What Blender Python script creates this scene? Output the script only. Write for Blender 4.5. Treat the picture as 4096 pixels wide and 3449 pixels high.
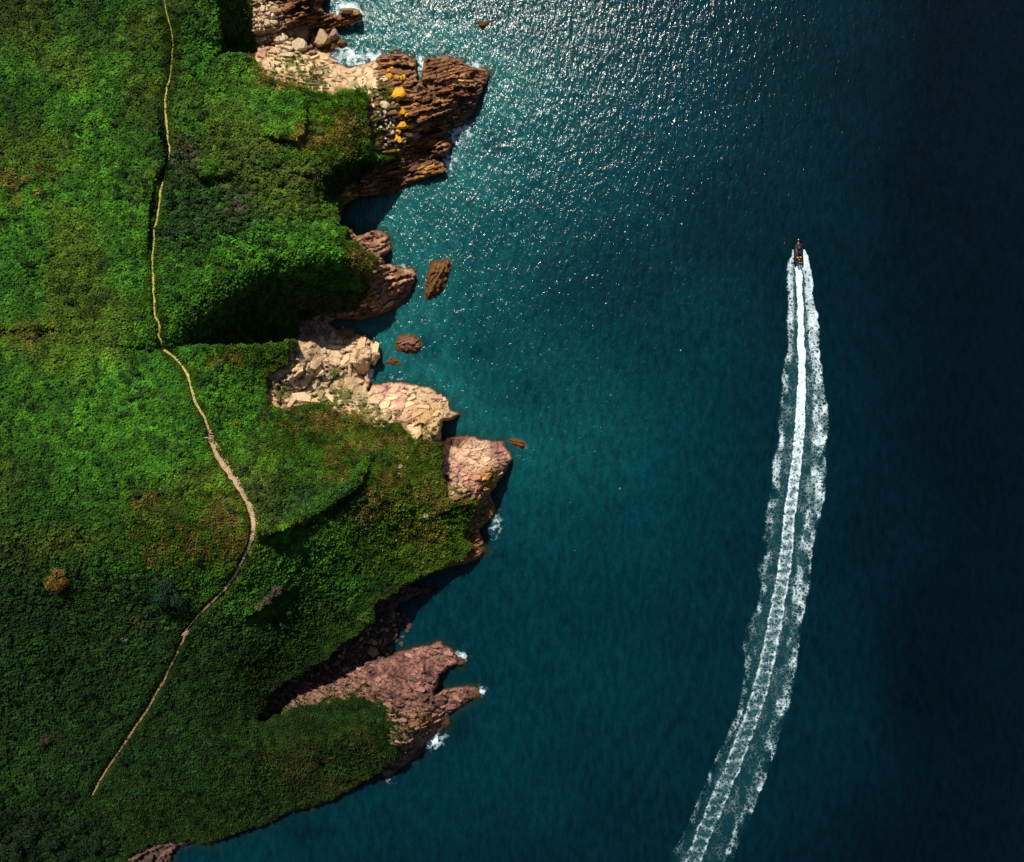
import bpy, bmesh, math, random
import numpy as np
from mathutils import Vector, Matrix, Euler

# ------------------------------------------------------------------ clear, camera, light
for o in list(bpy.data.objects):
    bpy.data.objects.remove(o, do_unlink=True)
scene = bpy.context.scene
COL = scene.collection
random.seed(7)
RNG = np.random.default_rng(7)

H = 200.0            # flying height of the drone above the sea, metres
PPM = 14.0           # photograph pixels per metre at sea level
CU, CV = 2048.0, 1724.5

cam_d = bpy.data.cameras.new('camera')
cam_d.sensor_fit = 'HORIZONTAL'
cam_d.sensor_width = 36.0
cam_d.lens = 36.0 * H / (4096.0 / PPM)
cam_d.clip_start = 1.0
cam_d.clip_end = 20000.0
cam = bpy.data.objects.new('camera', cam_d)
cam.location = (0, 0, H)
COL.objects.link(cam)
scene.camera = cam

SUN_EL = math.radians(47.0)
SUN_AZ = math.radians(-16.0)         # from the top of the picture, a little to the left
to_sun = Vector((math.sin(SUN_AZ) * math.cos(SUN_EL), math.cos(SUN_AZ) * math.cos(SUN_EL), math.sin(SUN_EL)))
world = bpy.data.worlds.new('World')
scene.world = world
world.use_nodes = True
wn = world.node_tree
bg = wn.nodes['Background']
sky = wn.nodes.new('ShaderNodeTexSky')
sky.sky_type = 'NISHITA'
sky.sun_disc = False
sky.sun_elevation = SUN_EL
sky.sun_rotation = SUN_AZ
wn.links.new(sky.outputs[0], bg.inputs[0])
bg.inputs[1].default_value = 0.05
sun_d = bpy.data.lights.new('sun', 'SUN')
sun_d.energy = 5.0
sun_d.angle = math.radians(0.53)
sun_d.color = (1.0, 0.93, 0.82)
sun = bpy.data.objects.new('sun', sun_d)
sun.rotation_euler = to_sun.to_track_quat('Z', 'Y').to_euler()
sun.location = (0, 0, 300)
COL.objects.link(sun)

vs = scene.view_settings
vs.view_transform = 'Standard'
vs.look = 'None'
vs.gamma = 1.0
vs.exposure = 0.3
vs.use_curve_mapping = False
scene.cycles.max_bounces = 6
scene.cycles.transparent_max_bounces = 8

# ------------------------------------------------------------------ numeric helpers
def to_world(u, v, z):
    k = (H - z) / H / PPM
    return (u - CU) * k, (CV - v) * k

def _hash(ix, iy, seed):
    h = (ix.astype(np.int64) * 374761393 + iy.astype(np.int64) * 668265263 + seed * 974711) & 0xFFFFFFFF
    h = ((h ^ (h >> 13)) * 1274126177) & 0xFFFFFFFF
    h = h ^ (h >> 16)
    h = (h * 2246822519) & 0xFFFFFFFF
    return ((h ^ (h >> 15)) & 0xFFFFFF).astype(np.float64) / float(0x1000000)

def vnoise(x, y, seed=0):
    ix = np.floor(x); iy = np.floor(y)
    fx = x - ix; fy = y - iy
    fx = fx * fx * fx * (fx * (fx * 6 - 15) + 10); fy = fy * fy * fy * (fy * (fy * 6 - 15) + 10)
    a = _hash(ix, iy, seed); b = _hash(ix + 1, iy, seed)
    c = _hash(ix, iy + 1, seed); d = _hash(ix + 1, iy + 1, seed)
    return (a + (b - a) * fx) * (1 - fy) + (c + (d - c) * fx) * fy

def fbm(x, y, seed=0, octaves=4, gain=0.5):
    s = 0; a = 1.0; t = 0
    for k in range(octaves):
        s = s + a * (vnoise(x, y, seed + 17 * k) - 0.5)
        t += a; a *= gain
        x = x * 2.03 + 11.3; y = y * 2.03 - 7.7
    return s / t * 2.0          # roughly -1..1

def worley(x, y, seed=0):
    ix = np.floor(x); iy = np.floor(y)
    f1 = np.full(x.shape, 9.0); f2 = np.full(x.shape, 9.0)
    cid = np.zeros(x.shape); dx1 = np.zeros(x.shape); dy1 = np.zeros(x.shape)
    for j in (-1, 0, 1):
        for i in (-1, 0, 1):
            cx = ix + i; cy = iy + j
            dx = cx + 0.1 + 0.8 * _hash(cx, cy, seed) - x
            dy = cy + 0.1 + 0.8 * _hash(cx, cy, seed + 5) - y
            d = np.hypot(dx, dy)
            near = d < f1
            f2 = np.where(near, f1, np.minimum(f2, d))
            f1 = np.where(near, d, f1)
            cid = np.where(near, _hash(cx, cy, seed + 9), cid)
            dx1 = np.where(near, dx, dx1); dy1 = np.where(near, dy, dy1)
    return f1, f2, cid, dx1, dy1

def sstep(a, b, x):
    t = np.clip((x - a) / (b - a), 0, 1)
    return t * t * (3 - 2 * t)

def poly_inside(poly, us, vs_):
    """inside mask on the tensor grid (rows = vs_, columns = us)"""
    m = np.zeros((len(vs_), len(us)), bool)
    n = len(poly)
    for k in range(n):
        (x0, y0), (x1, y1) = poly[k], poly[(k + 1) % n]
        if y0 == y1:
            continue
        rows = np.nonzero((vs_ >= min(y0, y1)) & (vs_ < max(y0, y1)))[0]
        for r in rows:
            xc = x0 + (vs_[r] - y0) * (x1 - x0) / (y1 - y0)
            m[r] ^= us > xc
    return m

def seg_dist(line, us, vs_, closed, cap):
    """distance to a polyline, capped; also the sign of the side of the nearest segment"""
    D = np.full((len(vs_), len(us)), float(cap)); S = np.zeros(D.shape)
    n = len(line)
    for k in range(n if closed else n - 1):
        (x0, y0), (x1, y1) = line[k], line[(k + 1) % n]
        c0 = np.searchsorted(us, min(x0, x1) - cap); c1 = np.searchsorted(us, max(x0, x1) + cap)
        r0 = np.searchsorted(vs_, min(y0, y1) - cap); r1 = np.searchsorted(vs_, max(y0, y1) + cap)
        if c1 <= c0 or r1 <= r0:
            continue
        X = us[c0:c1][None, :]; Y = vs_[r0:r1][:, None]
        dx, dy = x1 - x0, y1 - y0
        L = dx * dx + dy * dy + 1e-9
        t = np.clip(((X - x0) * dx + (Y - y0) * dy) / L, 0, 1)
        d = np.hypot(X - x0 - t * dx, Y - y0 - t * dy)
        side = np.sign((X - x0) * dy - (Y - y0) * dx)
        sub = D[r0:r1, c0:c1]; ss = S[r0:r1, c0:c1]
        near = d < sub
        S[r0:r1, c0:c1] = np.where(near, side, ss)
        D[r0:r1, c0:c1] = np.where(near, d, sub)
    return D, S

def poly_sdf(poly, us, vs_, cap=160):
    D, _ = seg_dist(poly, us, vs_, True, cap)
    return np.where(poly_inside(poly, us, vs_), D, -D)

def rbf(points, U, V, smooth=0.02):
    p = np.array(points, float)
    xy = p[:, :2] / 500.0; z = p[:, 2]
    n = len(p)
    def phi(r2):
        return 0.5 * r2 * np.log(r2 + 1e-9)
    A = phi(((xy[:, None] - xy[None]) ** 2).sum(-1)) + smooth * 0.02 * np.eye(n)
    P = np.c_[np.ones(n), xy]
    M = np.block([[A, P], [P.T, np.zeros((3, 3))]])
    w = np.linalg.solve(M, np.r_[z, 0, 0, 0])
    out = w[n] + w[n + 1] * (U / 500.0) + w[n + 2] * (V / 500.0)
    for k in range(n):
        r2 = (U / 500.0 - xy[k, 0]) ** 2 + (V / 500.0 - xy[k, 1]) ** 2
        out += w[k] * phi(r2)
    return out

# ------------------------------------------------------------------ survey of the coast (photograph pixels)
COAST = [(1330,-450),(1318,-200),(1303,-60),(1303,0),(1290,28),(1296,47),(1352,62),(1362,37),(1400,32),(1439,34),(1450,60),(1448,81),
 (1396,99),(1346,112),(1352,143),(1372,160),(1389,180),(1334,205),(1327,226),(1342,244),(1358,258),(1390,268),(1420,265),(1460,255),(1483,248),
 (1498,239),(1520,223),(1576,214),(1638,223),(1669,239),(1666,279),(1675,323),(1712,363),(1687,320),(1687,292),(1694,255),(1706,230),
 (1768,226),(1842,236),(1865,255),(1880,267),(1920,272),(1954,279),(1966,298),(1950,330),(1935,354),(1917,403),(1892,459),(1855,509),(1793,527),
 (1818,571),(1793,620),(1743,633),(1780,658),(1780,689),(1700,714),(1625,745),(1576,772),(1501,782),(1433,791),(1377,819),(1362,869),
 (1358,900),(1408,912),(1427,943),(1455,935),(1490,918),(1530,926),(1558,943),(1564,999),(1527,1030),(1539,1055),(1583,1067),(1625,1070),(1663,1080),
 (1663,1123),(1638,1173),(1607,1216),(1552,1247),(1490,1272),(1427,1284),(1350,1282),(1320,1292),(1345,1312),(1400,1318),(1434,1335),(1477,1356),
 (1500,1376),(1521,1402),(1521,1433),(1483,1458),(1477,1489),(1486,1526),(1471,1564),(1493,1539),(1558,1529),(1600,1528),(1645,1536),(1725,1551),(1750,1573),
 (1794,1601),(1806,1644),(1849,1657),(1812,1675),(1769,1685),(1764,1730),(1769,1762),(1800,1747),(1850,1744),(1905,1748),(1918,1763),(1960,1760),
 (2011,1766),(2036,1806),(2054,1837),(2029,1872),(1998,1922),(1955,1978),(1980,2009),(1986,2052),(1955,2089),(1918,2114),(1930,2158),
 (1949,2201),(1924,2232),(1856,2254),(1787,2269),(1725,2291),(1694,2313),(1645,2338),(1690,2345),(1749,2357),(1700,2372),(1650,2388),(1600,2412),
 (1576,2437),(1600,2470),(1575,2510),(1540,2560),(1500,2610),(1545,2632),(1600,2606),(1660,2590),(1718,2579),(1762,2567),(1805,2598),(1830,2618),
 (1855,2635),(1861,2660),(1793,2672),(1762,2703),(1749,2753),(1738,2775),(1793,2753),(1860,2746),(1917,2750),(1929,2785),(1855,2821),(1799,2858),
 (1799,2902),(1749,2939),(1694,2983),(1706,3001),(1669,3029),(1613,3069),(1545,3119),(1523,3090),(1452,3127),(1390,3165),(1327,3203),(1222,3234),
 (1140,3254),(1068,3298),(977,3325),(900,3352),(840,3377),(770,3374),(717,3384),(690,3420),(684,3449),(640,3560),(560,3700),(300,3900),(-700,4000),(-700,-450)]

VEG = [(1030,-450),(1035,-100),(1000,0),(1011,62),(1005,124),(1030,205),(974,217),(1010,240),(1036,273),(1061,310),(1172,338),(1265,366),(1346,385),(1352,366),
 (1464,372),(1476,397),(1470,434),(1476,527),(1489,614),(1560,628),(1600,625),(1540,655),(1480,690),(1430,720),(1389,740),(1362,776),(1346,869),(1400,908),
 (1377,968),(1415,974),(1440,999),(1502,1030),(1502,1055),(1477,1086),(1482,1120),(1470,1180),(1430,1225),(1380,1245),(1303,1262),(1204,1278),(1192,1334),
 (1185,1365),(1173,1396),(1148,1458),(1100,1475),(1066,1495),(1061,1520),(1066,1570),(1074,1607),(1136,1644),(1185,1632),(1240,1615),(1297,1622),(1334,1644),
 (1427,1663),(1502,1719),(1520,1706),(1595,1694),(1645,1744),(1700,1760),(1758,1770),(1762,1800),(1766,1872),(1782,1934),(1787,1996),(1899,2003),(1905,2046),(1880,2089),
 (1849,2152),(1887,2183),(1856,2232),(1787,2259),(1694,2298),(1614,2346),(1520,2408),(1502,2431),(1502,2490),(1483,2505),(1383,2573),
 (1296,2641),(1197,2703),(1110,2747),(1073,2790),(1048,2840),(1020,2870),(1060,2890),(1172,2830),(1259,2815),(1420,2784),(1483,2796),(1538,2846),(1557,2908),(1540,2960),
 (1590,2990),(1600,3020),(1532,3069),(1452,3113),(1390,3152),(1327,3189),(1222,3221),(1140,3243),(1068,3286),(977,3312),(900,3340),(840,3363),(717,3362),(619,3366),(534,3408),(508,3449),(450,3560),(300,3750),(-700,3900),(-700,-450)]

GULLY_T = [(850,-450),(865,-100),(868,60),(880,130),(880,200),(895,217),(974,217),(1045,212),(1060,100),(1060,-450)]   # shaded gully at the top
S_SIDE = [(-700,1384),(640,1384),(735,1380),(800,1384),(900,1384),(1050,1380),(1120,1372),(1150,1362),(1196,1362),(1400,1372),(1700,1360),(2300,1360),(2300,4200),(-700,4200)]

N_PTS = [(-300,-300,29),(0,0,31),(0,600,36),(0,1200,40),(400,0,28),(400,600,33),(400,1200,37.5),(800,-200,24),(800,0,25),(850,100,24),(800,400,27),(800,800,31),
 (760,1100,34),(780,1300,32.5),(700,1380,33.5),(900,230,22),(1000,250,19.5),(1100,400,21),(1100,800,25),(1000,1000,28),(1300,420,18),(1450,420,15.5),(1470,520,14),(1475,600,13),
 (1300,560,18),(1300,700,17.5),(1380,690,13),(1400,760,4),(1500,660,9),(1590,630,6),(1360,800,8),(1300,900,20),(1390,950,17),(1340,860,15),(1480,1040,13.5),(1450,1075,14.5),(1300,1060,20),
 (1200,1070,23),(1000,1130,26.5),(900,1220,29),(1150,1180,14.5),(1300,1150,11.5),(1430,1130,9.5),(1450,1200,5),(1380,1235,3.5),(1300,1255,2.8),(1210,1280,3),
 (1190,1350,4.5),(1100,1370,8),(1000,1375,13),(900,1375,19),(820,1378,26),(1000,1280,17),(1100,1280,12),(-300,1400,42),(400,1400,39)]
S_PTS = [(-300,1384,42),(0,1384,41.5),(400,1384,39),(640,1384,34.5),(735,1382,32.5),(900,1410,28),(1100,1410,23),(1160,1440,20.5),(1060,1550,22.5),(1100,1640,23),(1250,1640,19.5),
 (1400,1670,18),(1500,1720,18),(1650,1750,17.5),(1765,1780,16.5),(1775,1900,16.5),(1790,1990,15.5),(1890,2010,12.5),(1890,2100,7.5),(1850,2200,6),(1780,2260,5.5),
 (1690,2300,8),(1520,2410,13),(1500,2480,13),(1380,2575,13),(1200,2700,12.5),(1080,2790,13.5),(800,1600,36.5),(850,2000,41),(400,1700,42.5),(0,1700,44.5),(0,2000,45),(400,2000,44),
 (1200,1800,27),(1030,2050,38.5),(1250,2000,30.5),(1450,1920,26),(1300,2150,28),(1600,1950,21.5),(1600,2150,14.5),(1100,2300,31.5),(1300,2400,20),(1000,2500,26),
 (1000,2800,17),(1100,2600,19),(850,2300,36),(400,2500,32),(0,2500,34),(-300,2500,36),(850,2700,23),(400,3000,15),(0,3000,16.5),(850,3100,12),(400,3400,3.5),(0,3449,4),(-300,3700,2),
 (1040,2900,14),(1200,2900,14.5),(1300,2840,13),(1430,2800,12.5),(1540,2860,12.5),(1560,2920,12),(1590,3000,9),(1400,2950,13.5),(1300,3050,9),(1200,3150,5.5),
 (1450,3090,4),(1320,3180,2.5),(1100,3240,2.5),(900,3330,2.2),(700,3350,2.5),(1000,3000,15.5),(520,3430,3)]
T_PTS = [(850,-300,19),(950,-300,10),(1050,-300,4),(865,50,22.5),(880,200,16),(940,100,12),(940,210,8),(1030,205,5.5),(1000,60,8),(1000,-100,5)]
R_PTS = [(1200,-300,3),(1050,-300,3),(1050,20,7),(1030,100,7.5),(1100,100,5),(1200,30,6.5),(1250,10,6),(1300,20,2),(1200,90,5),(1330,75,3.5),(1430,60,3),(1440,90,1),(1200,120,2),(1300,118,.5),
 (1180,170,2.2),(1280,200,1),(1100,190,3.5),(1050,220,6),(1100,260,8),(1200,230,3.2),(1300,240,2),(1250,290,6),(1340,300,6),(1300,340,11),(1180,320,13),(1060,300,16),
 (1400,285,2.2),(1430,330,7),(1470,360,11),(1530,240,3),(1600,235,3),(1650,250,2.5),(1560,300,6),(1640,320,5),(1520,360,10),(1580,400,9.5),(1500,430,12.5),(1500,520,11.5),
 (1520,600,9),(1580,500,8.5),(1650,420,8),(1660,480,8.5),(1620,570,5.5),(1680,540,3),(1700,490,7.5),(1780,470,6),(1700,525,2),(1800,520,1),(1750,260,4.5),(1850,270,3.5),
 (1760,330,6.5),(1850,350,6.5),(1900,300,3),(1950,300,1),(1800,400,7.5),(1880,400,4),(1890,440,1.5),(1720,420,8),(1850,450,3),(1640,560,5.5),(1720,550,3),(1700,600,.8),(1760,590,3),
 (1790,600,2),(1680,640,.8),(1600,650,4),(1700,680,2.5),(1750,680,1.8),(1550,700,3),(1600,730,1),(1480,740,4),(1440,770,2),(1480,960,4),(1530,950,2.5),(1500,1010,8),(1540,990,3),
 (1450,985,12),(1520,1040,7),(1550,1080,4.5),(1630,1090,2.5),(1600,1130,4.5),(1520,1120,8),(1500,1090,11),(1560,1180,3.5),(1600,1190,1.2),(1500,1200,5),(1470,1250,1.5),
 (1400,1240,3),(1250,1290,2.5),(1300,1340,2),(1220,1340,4),(1350,1300,.8),(1440,1350,1.4),(1380,1340,2),(1500,1390,2.8),(1400,1400,5),(1300,1380,4),(1240,1380,11),(1200,1400,17),(1480,1430,5.5),
 (1420,1450,8),(1460,1490,2.6),(1430,1490,4),(1350,1500,9),(1250,1480,16),(1150,1480,20.5),(1100,1500,21),(1080,1580,20),(1180,1580,17),(1150,1630,21),(1300,1600,14),(1400,1560,9),
 (1460,1540,3.5),(1400,1640,16),(1330,1640,18),(1520,1550,2.5),(1600,1545,2.5),(1700,1560,2.5),(1550,1600,7.5),(1650,1600,6.5),(1750,1610,4),(1790,1630,3.2),(1580,1680,15),
 (1500,1650,13),(1680,1660,11.5),(1740,1660,9),(1700,1730,16),(1755,1700,13),(1640,1735,17),(1750,1755,16),(1840,1658,.9),(1790,1770,2.2),(1880,1770,2.2),(1990,1785,2.2),(1800,1850,8),
 (1800,1930,12),(1900,1830,7.5),(1980,1830,6.5),(2030,1835,3.5),(1900,1900,11.5),(1970,1880,9.5),(2000,1900,5),(1950,1950,8),(1890,1990,12.5),(1800,1990,15),(1950,2020,3),(1960,2050,2),
 (1920,2080,3.5),(1880,2120,5),(1920,2170,2),(1930,2210,1),(1880,2220,3),(1640,2350,3),(1700,2360,1),(1560,2430,4),(1530,2450,3),(1550,2500,1),(1500,2560,1.2),(1420,2620,1.6),
 (1350,2660,2),(1250,2700,2.5),(1150,2740,4),(1090,2780,6),(1480,2620,1.2),(1480,2655,2.5),(1300,2725,3),(1200,2765,5),(1100,2810,6.5),(1200,2800,8.5),(1300,2780,9),(1420,2740,8),
 (1420,2780,11.5),(1550,2700,8),(1600,2640,4),(1700,2605,2.8),(1780,2600,1.8),(1840,2650,.9),(1700,2680,7),(1740,2720,5),(1600,2780,11),(1700,2790,8.5),(1500,2800,12.5),(1640,2880,11),
 (1560,2900,12.5),(1700,2900,7),(1620,2960,10),(1690,2960,3),(1790,2800,3.2),(1880,2770,1.6),(1780,2850,2),(1750,2900,1.6),(1660,3010,1.8),(1600,3040,3),(1560,3100,1.2),(1450,3120,1.6),
 (1300,3195,1.4),(1100,3255,1.2),(840,3370,1.2),(650,3390,1.6),(600,3440,2),(550,3600,3)]

PATH = [(652,-200),(655,0),(666,38),(678,95),(687,138),(691,181),(688,229),(683,286),(680,325),(668,344),(663,382),(659,439),(666,501),(672,549),(680,606),(673,663),(661,706),
 (640,764),(635,840),(618,919),(611,1020),(612,1095),(616,1200),(619,1261),(638,1295),(633,1343),(653,1397),(701,1431),(731,1465),(755,1506),(765,1561),(789,1622),(823,1676),(833,1717),
 (840,1758),(871,1826),(912,1887),(952,1948),(986,2003),(1007,2050),(1014,2105),(1010,2152),(980,2220),(946,2295),(905,2350),(864,2394),(805,2450),(749,2515),(710,2613),(651,2730),(586,2847),
 (508,2958),(456,3036),(404,3114),(368,3186)]

# scarps: (line, height, falloff in px, side that is raised)
SCARPS = [([(588,960),(592,860),(602,780),(616,720),(645,670),(660,620),(638,560),(630,470)], 1.6, 60),
 ([(1110,2125),(1180,2095),(1280,2045),(1380,1985),(1440,1930),(1458,1895)], 2.2, 60),
 ([(1110,548),(1180,562),(1215,532),(1222,470)], 2.0, 60),
 ([(780,690),(800,708),(860,712),(905,690)], 1.6, 45),
 ([(1015,3090),(1000,3020),(985,2960),(978,2870)], .6, 50),
 ([(1760,2050),(1830,2020),(1900,2006)], .7, 40),
 ([(1320,1560),(1312,1600),(1310,1640)], 1.0, 30),
 ([(40,1322),(160,1312),(300,1318)], .5, 50),
 ([(1050,2130),(1100,2135),(1140,2120)], 2.0, 40),
 ([(1010,2450),(1060,2410),(1130,2370)], 1.6, 40)]

# ------------------------------------------------------------------ height field of the land
G = 4.0
US = np.arange(-420, 2172, G); VS = np.arange(-420, 3860, G)
U, V = np.meshgrid(US, VS)
WX, WY = (U - CU) / PPM, (CV - V) / PPM          # nominal metres for noises
wob = 7.0 * fbm(WX / 2.2, WY / 2.2, 3, 3) + 5.0 * fbm(WX / 0.8, WY / 0.8, 8, 2)
sd_land = poly_sdf(COAST, US, VS) + wob * 0.7
sd_veg0 = poly_sdf(VEG, US, VS)
d_scar, _ = seg_dist([(985,2830),(962,2870),(960,2930),(975,3000),(997,3065)], US, VS, False, 90)
sd_veg = -46 * np.exp(-(d_scar / 15) ** 2) + sd_veg0 + wob + 16 * sstep(2700, 2800, V) * sstep(1000, 1150, U) * fbm(WX / 2.0, WY / 2.0, 15, 3) + 10 * fbm(WX / 5.5, WY / 5.5, 13, 3)
in_T = poly_inside(GULLY_T, US, VS)
in_S = poly_inside(S_SIDE, US, VS)
print('sdf done')

zn = rbf(N_PTS, U, V); zs = rbf(S_PTS, U, V); zt = rbf(T_PTS, U, V)
zr = rbf(R_PTS, U, V)
z_veg = np.where(in_S, zs, zn)
z_veg = np.where(in_T, np.minimum(zt, z_veg), z_veg)
z_veg = np.clip(z_veg, 1.2, 47)
zr = np.clip(zr, 0.45, 22)
zr = np.where(d_scar < 60, z_veg - .8, zr)
for line, h, w in SCARPS:
    D, S = seg_dist(line, US, VS, False, w * 2.5)
    up = (S < 0) if line[0][0] != 1110 or True else S
    # raised side: up / left of the line (towards the light), drop on the other side
    side = np.where(S > 0, 1.0, 0.0)
    z_veg += h * side * np.exp(-(D / w) ** 2) * (D < w * 2.4)
print('rbf done')

# rock relief -----------------------------------------------------
def rot(a):
    c, s = math.cos(math.radians(a)), math.sin(math.radians(a))
    return WX * c + WY * s, -WX * s + WY * c

def strata(angle, period, seed):
    a, n = rot(angle)
    warp = 0.9 * fbm(a / 9.0, n / 4.0, seed, 3) + 0.35 * fbm(a / 2.0, n / 1.0, seed + 3, 2)
    ph = n / period + warp
    f = ph - np.floor(ph)
    lvl = _hash(np.floor(ph), np.floor(a / (period * 5.0) + 3 * vnoise(a / 9, n / 9, seed)), seed)
    saw = (1.0 - f)                 # rises to the south, drops sharply there
    return saw * (0.35 + 0.65 * lvl)

def blocks(angle, sx, sy, seed, tilt=0.35):
    a, n = rot(angle)
    wx = a / sx + 0.25 * fbm(a / 1.5, n / 1.5, seed + 2, 2); wy = n / sy + 0.25 * fbm(a / 1.5 + 9, n / 1.5, seed + 4, 2)
    f1, f2, cid, dx, dy = worley(wx, wy, seed)
    c2 = (cid * 7.31) % 1.0; c3 = (cid * 13.7) % 1.0
    h = (cid - 0.5) + tilt * 2 * ((c2 - 0.5) * dx + (c3 - 0.5) * dy)
    crack = 1 - sstep(0.0, 0.14, f2 - f1)
    return h, crack, cid

s_big = strata(14, 3.4, 21); s_small = strata(15, 1.05, 31); s_mid = strata(24, 1.9, 41)
b_big, c_big, id_big = blocks(62, 6.5, 4.0, 51); b_small, c_small, id_small = blocks(20, 2.2, 1.5, 61)
b_fine, c_fine, id_fine = blocks(-12, 1.7, 0.85, 71)
rough = fbm(WX / 1.3, WY / 1.3, 81, 4)

# which rock: 0 north reef, 1 cream slab, 2 headland, 3 small point, 4 cream cliff, 5 second cliff, 6 pink cliff, 7 brown point, 8 dark cove, 9 pink south, 10 south rim
REG = np.full(U.shape, 0, int)
REG[(V > 205) | ((V > 185) & (U < 1160))] = 1
REG[(V > 190) & (U > 1508)] = 2
REG[(V > 385)] = 2
REG[V > 880] = 3
REG[V > 1288 ] = 4
REG[(V > 1500) & (U > 1489 + (V - 1540) * 0.10)] = 5
REG[(V > 1690) & (U > 1764)] = 6
REG[(V > 1983)] = 7
REG[(V > 2285)] = 8
REG[(V > 2290) & (V > 2660 - (U - 1480) * 0.42) & (U > 1450)] = 9
REG[(V > 2725 - (U - 1100) * 0.18) & (U > 1000)] = 9
REG[(V > 3060)] = 10
REG[(V > 2900) & (U < 1040)] = 10
REG[(d_scar < 60) & (U < 1022) & (V < 3120)] = 11
W = {k: (REG == k).astype(float) for k in range(12)}
def soft(m, n=3):
    for _ in range(n):
        p = np.pad(m, 1, 'edge')
        m = (p[:-2, 1:-1] + p[2:, 1:-1] + p[1:-1, :-2] + p[1:-1, 2:] + m) / 5
    return m
W = {k: soft(w, 4) for k, w in W.items()}
det_strata = 2.5 * s_big + 1.5 * s_small - 1.85 + 0.35 * b_small - 0.25 * c_small
det_mid = 1.9 * s_mid + 0.6 * s_small - 1.2 + 0.6 * b_small - 0.35 * c_small
s_slab = strata(68, 3.1, 45); s_face = strata(-8, 5.0, 47)
det_slab = .75 * b_big - 0.7 * c_big + 1.2 * s_face + .5 * fbm(WX / 3.5, WY / 3.5, 85, 3) - .6 + 0.08 * b_small - 0.08 * c_small + 0.06 * b_fine
det_pink = 1.0 * b_big - 0.5 * c_big + .9 * s_mid + 0.35 * b_small - 0.3 * c_small - .4 + 0.35 * b_fine - 0.25 * c_fine
s_s9 = strata(-16, 2.6, 48)
det_fine = 0.45 * b_small - 0.35 * c_small + 0.4 * b_fine - 0.35 * c_fine + 0.9 * b_big - .4 * c_big + 1.2 * s_s9 - .5
mixw = [(0, det_strata), (1, 0.7 * det_slab), (2, det_strata), (3, det_mid), (4, det_slab), (5, det_slab), (6, det_pink), (7, det_mid), (8, 0.7 * det_fine), (9, det_fine), (10, det_mid), (11, .5 * det_mid)]
det = sum(W[k] * d for k, d in mixw) + 0.22 * rough
for (mu, mv, mr, ms) in [(1200,165,130,55),(1060,70,70,75),(1530,480,70,150),(1580,300,60,30),(1330,1350,60,35),(1260,1320,60,45)]:      # boulder fields lie on flatter ground
    det = det * (1 - .8 * np.exp(-(((U - mu) / mr) ** 2 + ((V - mv) / ms) ** 2)))
edge_in = sstep(0, 22, sd_land)
z_rock = zr + det * (0.25 + 0.75 * edge_in) * np.clip(zr / 2.5, 0.35, 1.15)
z_rock = np.maximum(z_rock, 0.12 + 0.5 * edge_in)
# sea bed: ledges close in, then falling away
bed = -0.25 - 0.022 * np.clip(-sd_land, 0, 160) + 0.5 * rough * sstep(0, 40, -sd_land) + 0.4 * fbm(WX / 5, WY / 5, 91, 3) * sstep(0, 30, -sd_land)
# vegetated ground relief
g_rel = 0.7 * fbm(WX / 9, WY / 9, 101, 4) + 0.25 * fbm(WX / 2.4, WY / 2.4, 111, 3)
wv = sstep(-5, 6, sd_veg)
near_shore = sstep(0, 60, sd_land)
Z = z_rock * (1 - wv) + (z_veg + g_rel * near_shore) * wv
wl = sstep(-3, 9, sd_land)
Z = np.where(sd_land < -3, np.minimum(bed, -0.25), Z * wl + (-0.25) * (1 - wl))
vegm = (sd_veg > 0) & (sd_land > 3)
PX, PY = to_world(U, V, Z)
print('height field done', Z.max())

def sample(A, u, v):
    fu = np.clip((np.asarray(u, float) - US[0]) / G, 0, len(US) - 1.001); fv = np.clip((np.asarray(v, float) - VS[0]) / G, 0, len(VS) - 1.001)
    i = fu.astype(int); j = fv.astype(int); a = fu - i; b = fv - j
    return (A[j, i] * (1 - a) + A[j, i + 1] * a) * (1 - b) + (A[j + 1, i] * (1 - a) + A[j + 1, i + 1] * a) * b

def ground(u, v):
    z = sample(Z, u, v)
    x, y = to_world(np.asarray(u, float), np.asarray(v, float), z)
    return x, y, z

# rock colours ----------------------------------------------------
def c(*a): return np.array(a, float)
CREAM = c(.74, .52, .31); CREAM2 = c(.62, .40, .21); TAN = c(.43, .24, .115); BROWN = c(.20, .085, .035); RUST = c(.33, .12, .04)
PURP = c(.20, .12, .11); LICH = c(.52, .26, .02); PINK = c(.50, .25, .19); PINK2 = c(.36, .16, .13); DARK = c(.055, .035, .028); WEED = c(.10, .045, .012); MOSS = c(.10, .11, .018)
def mix(a, b, t):
    return a * (1 - t[..., None]) + b * t[..., None]
n1 = np.clip(0.5 + 0.7 * fbm(WX / 4, WY / 4, 121, 3), 0, 1); n2 = np.clip(0.5 + 0.9 * fbm(WX / 1.4, WY / 1.4, 131, 3), 0, 1); n3 = np.clip(0.5 + 0.8 * fbm(WX / 9, WY / 9, 141, 2), 0, 1)
one = np.ones(U.shape)
strat_c = mix(mix(BROWN * one[..., None], TAN, sstep(.35, .8, n1) * .8), RUST, sstep(.5, .9, n2) * .7)
strat_c = mix(strat_c, PURP, sstep(.6, .9, (id_big + n3) / 2) * .6)
strat_c = mix(strat_c, CREAM2, sstep(.6, 1.1, (1 - (U - 1480) / 320) * n1) * .6 * (V > 200))
strat_c = mix(strat_c, LICH, sstep(.62, .9, n2 * .6 + n3 * .5) * sstep(1850, 1500, U) * .75)
cream_c = mix(mix(CREAM * one[..., None], CREAM2, sstep(.4, .9, n1) * .7), PINK2 * 1.1, sstep(.62, .85, id_big * .6 + n3 * .4) * .5)
pink_c = mix(mix(PINK * one[..., None], PINK2, sstep(.4, .9, n1)), CREAM, sstep(.55, .95, n3) * .55)
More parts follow.
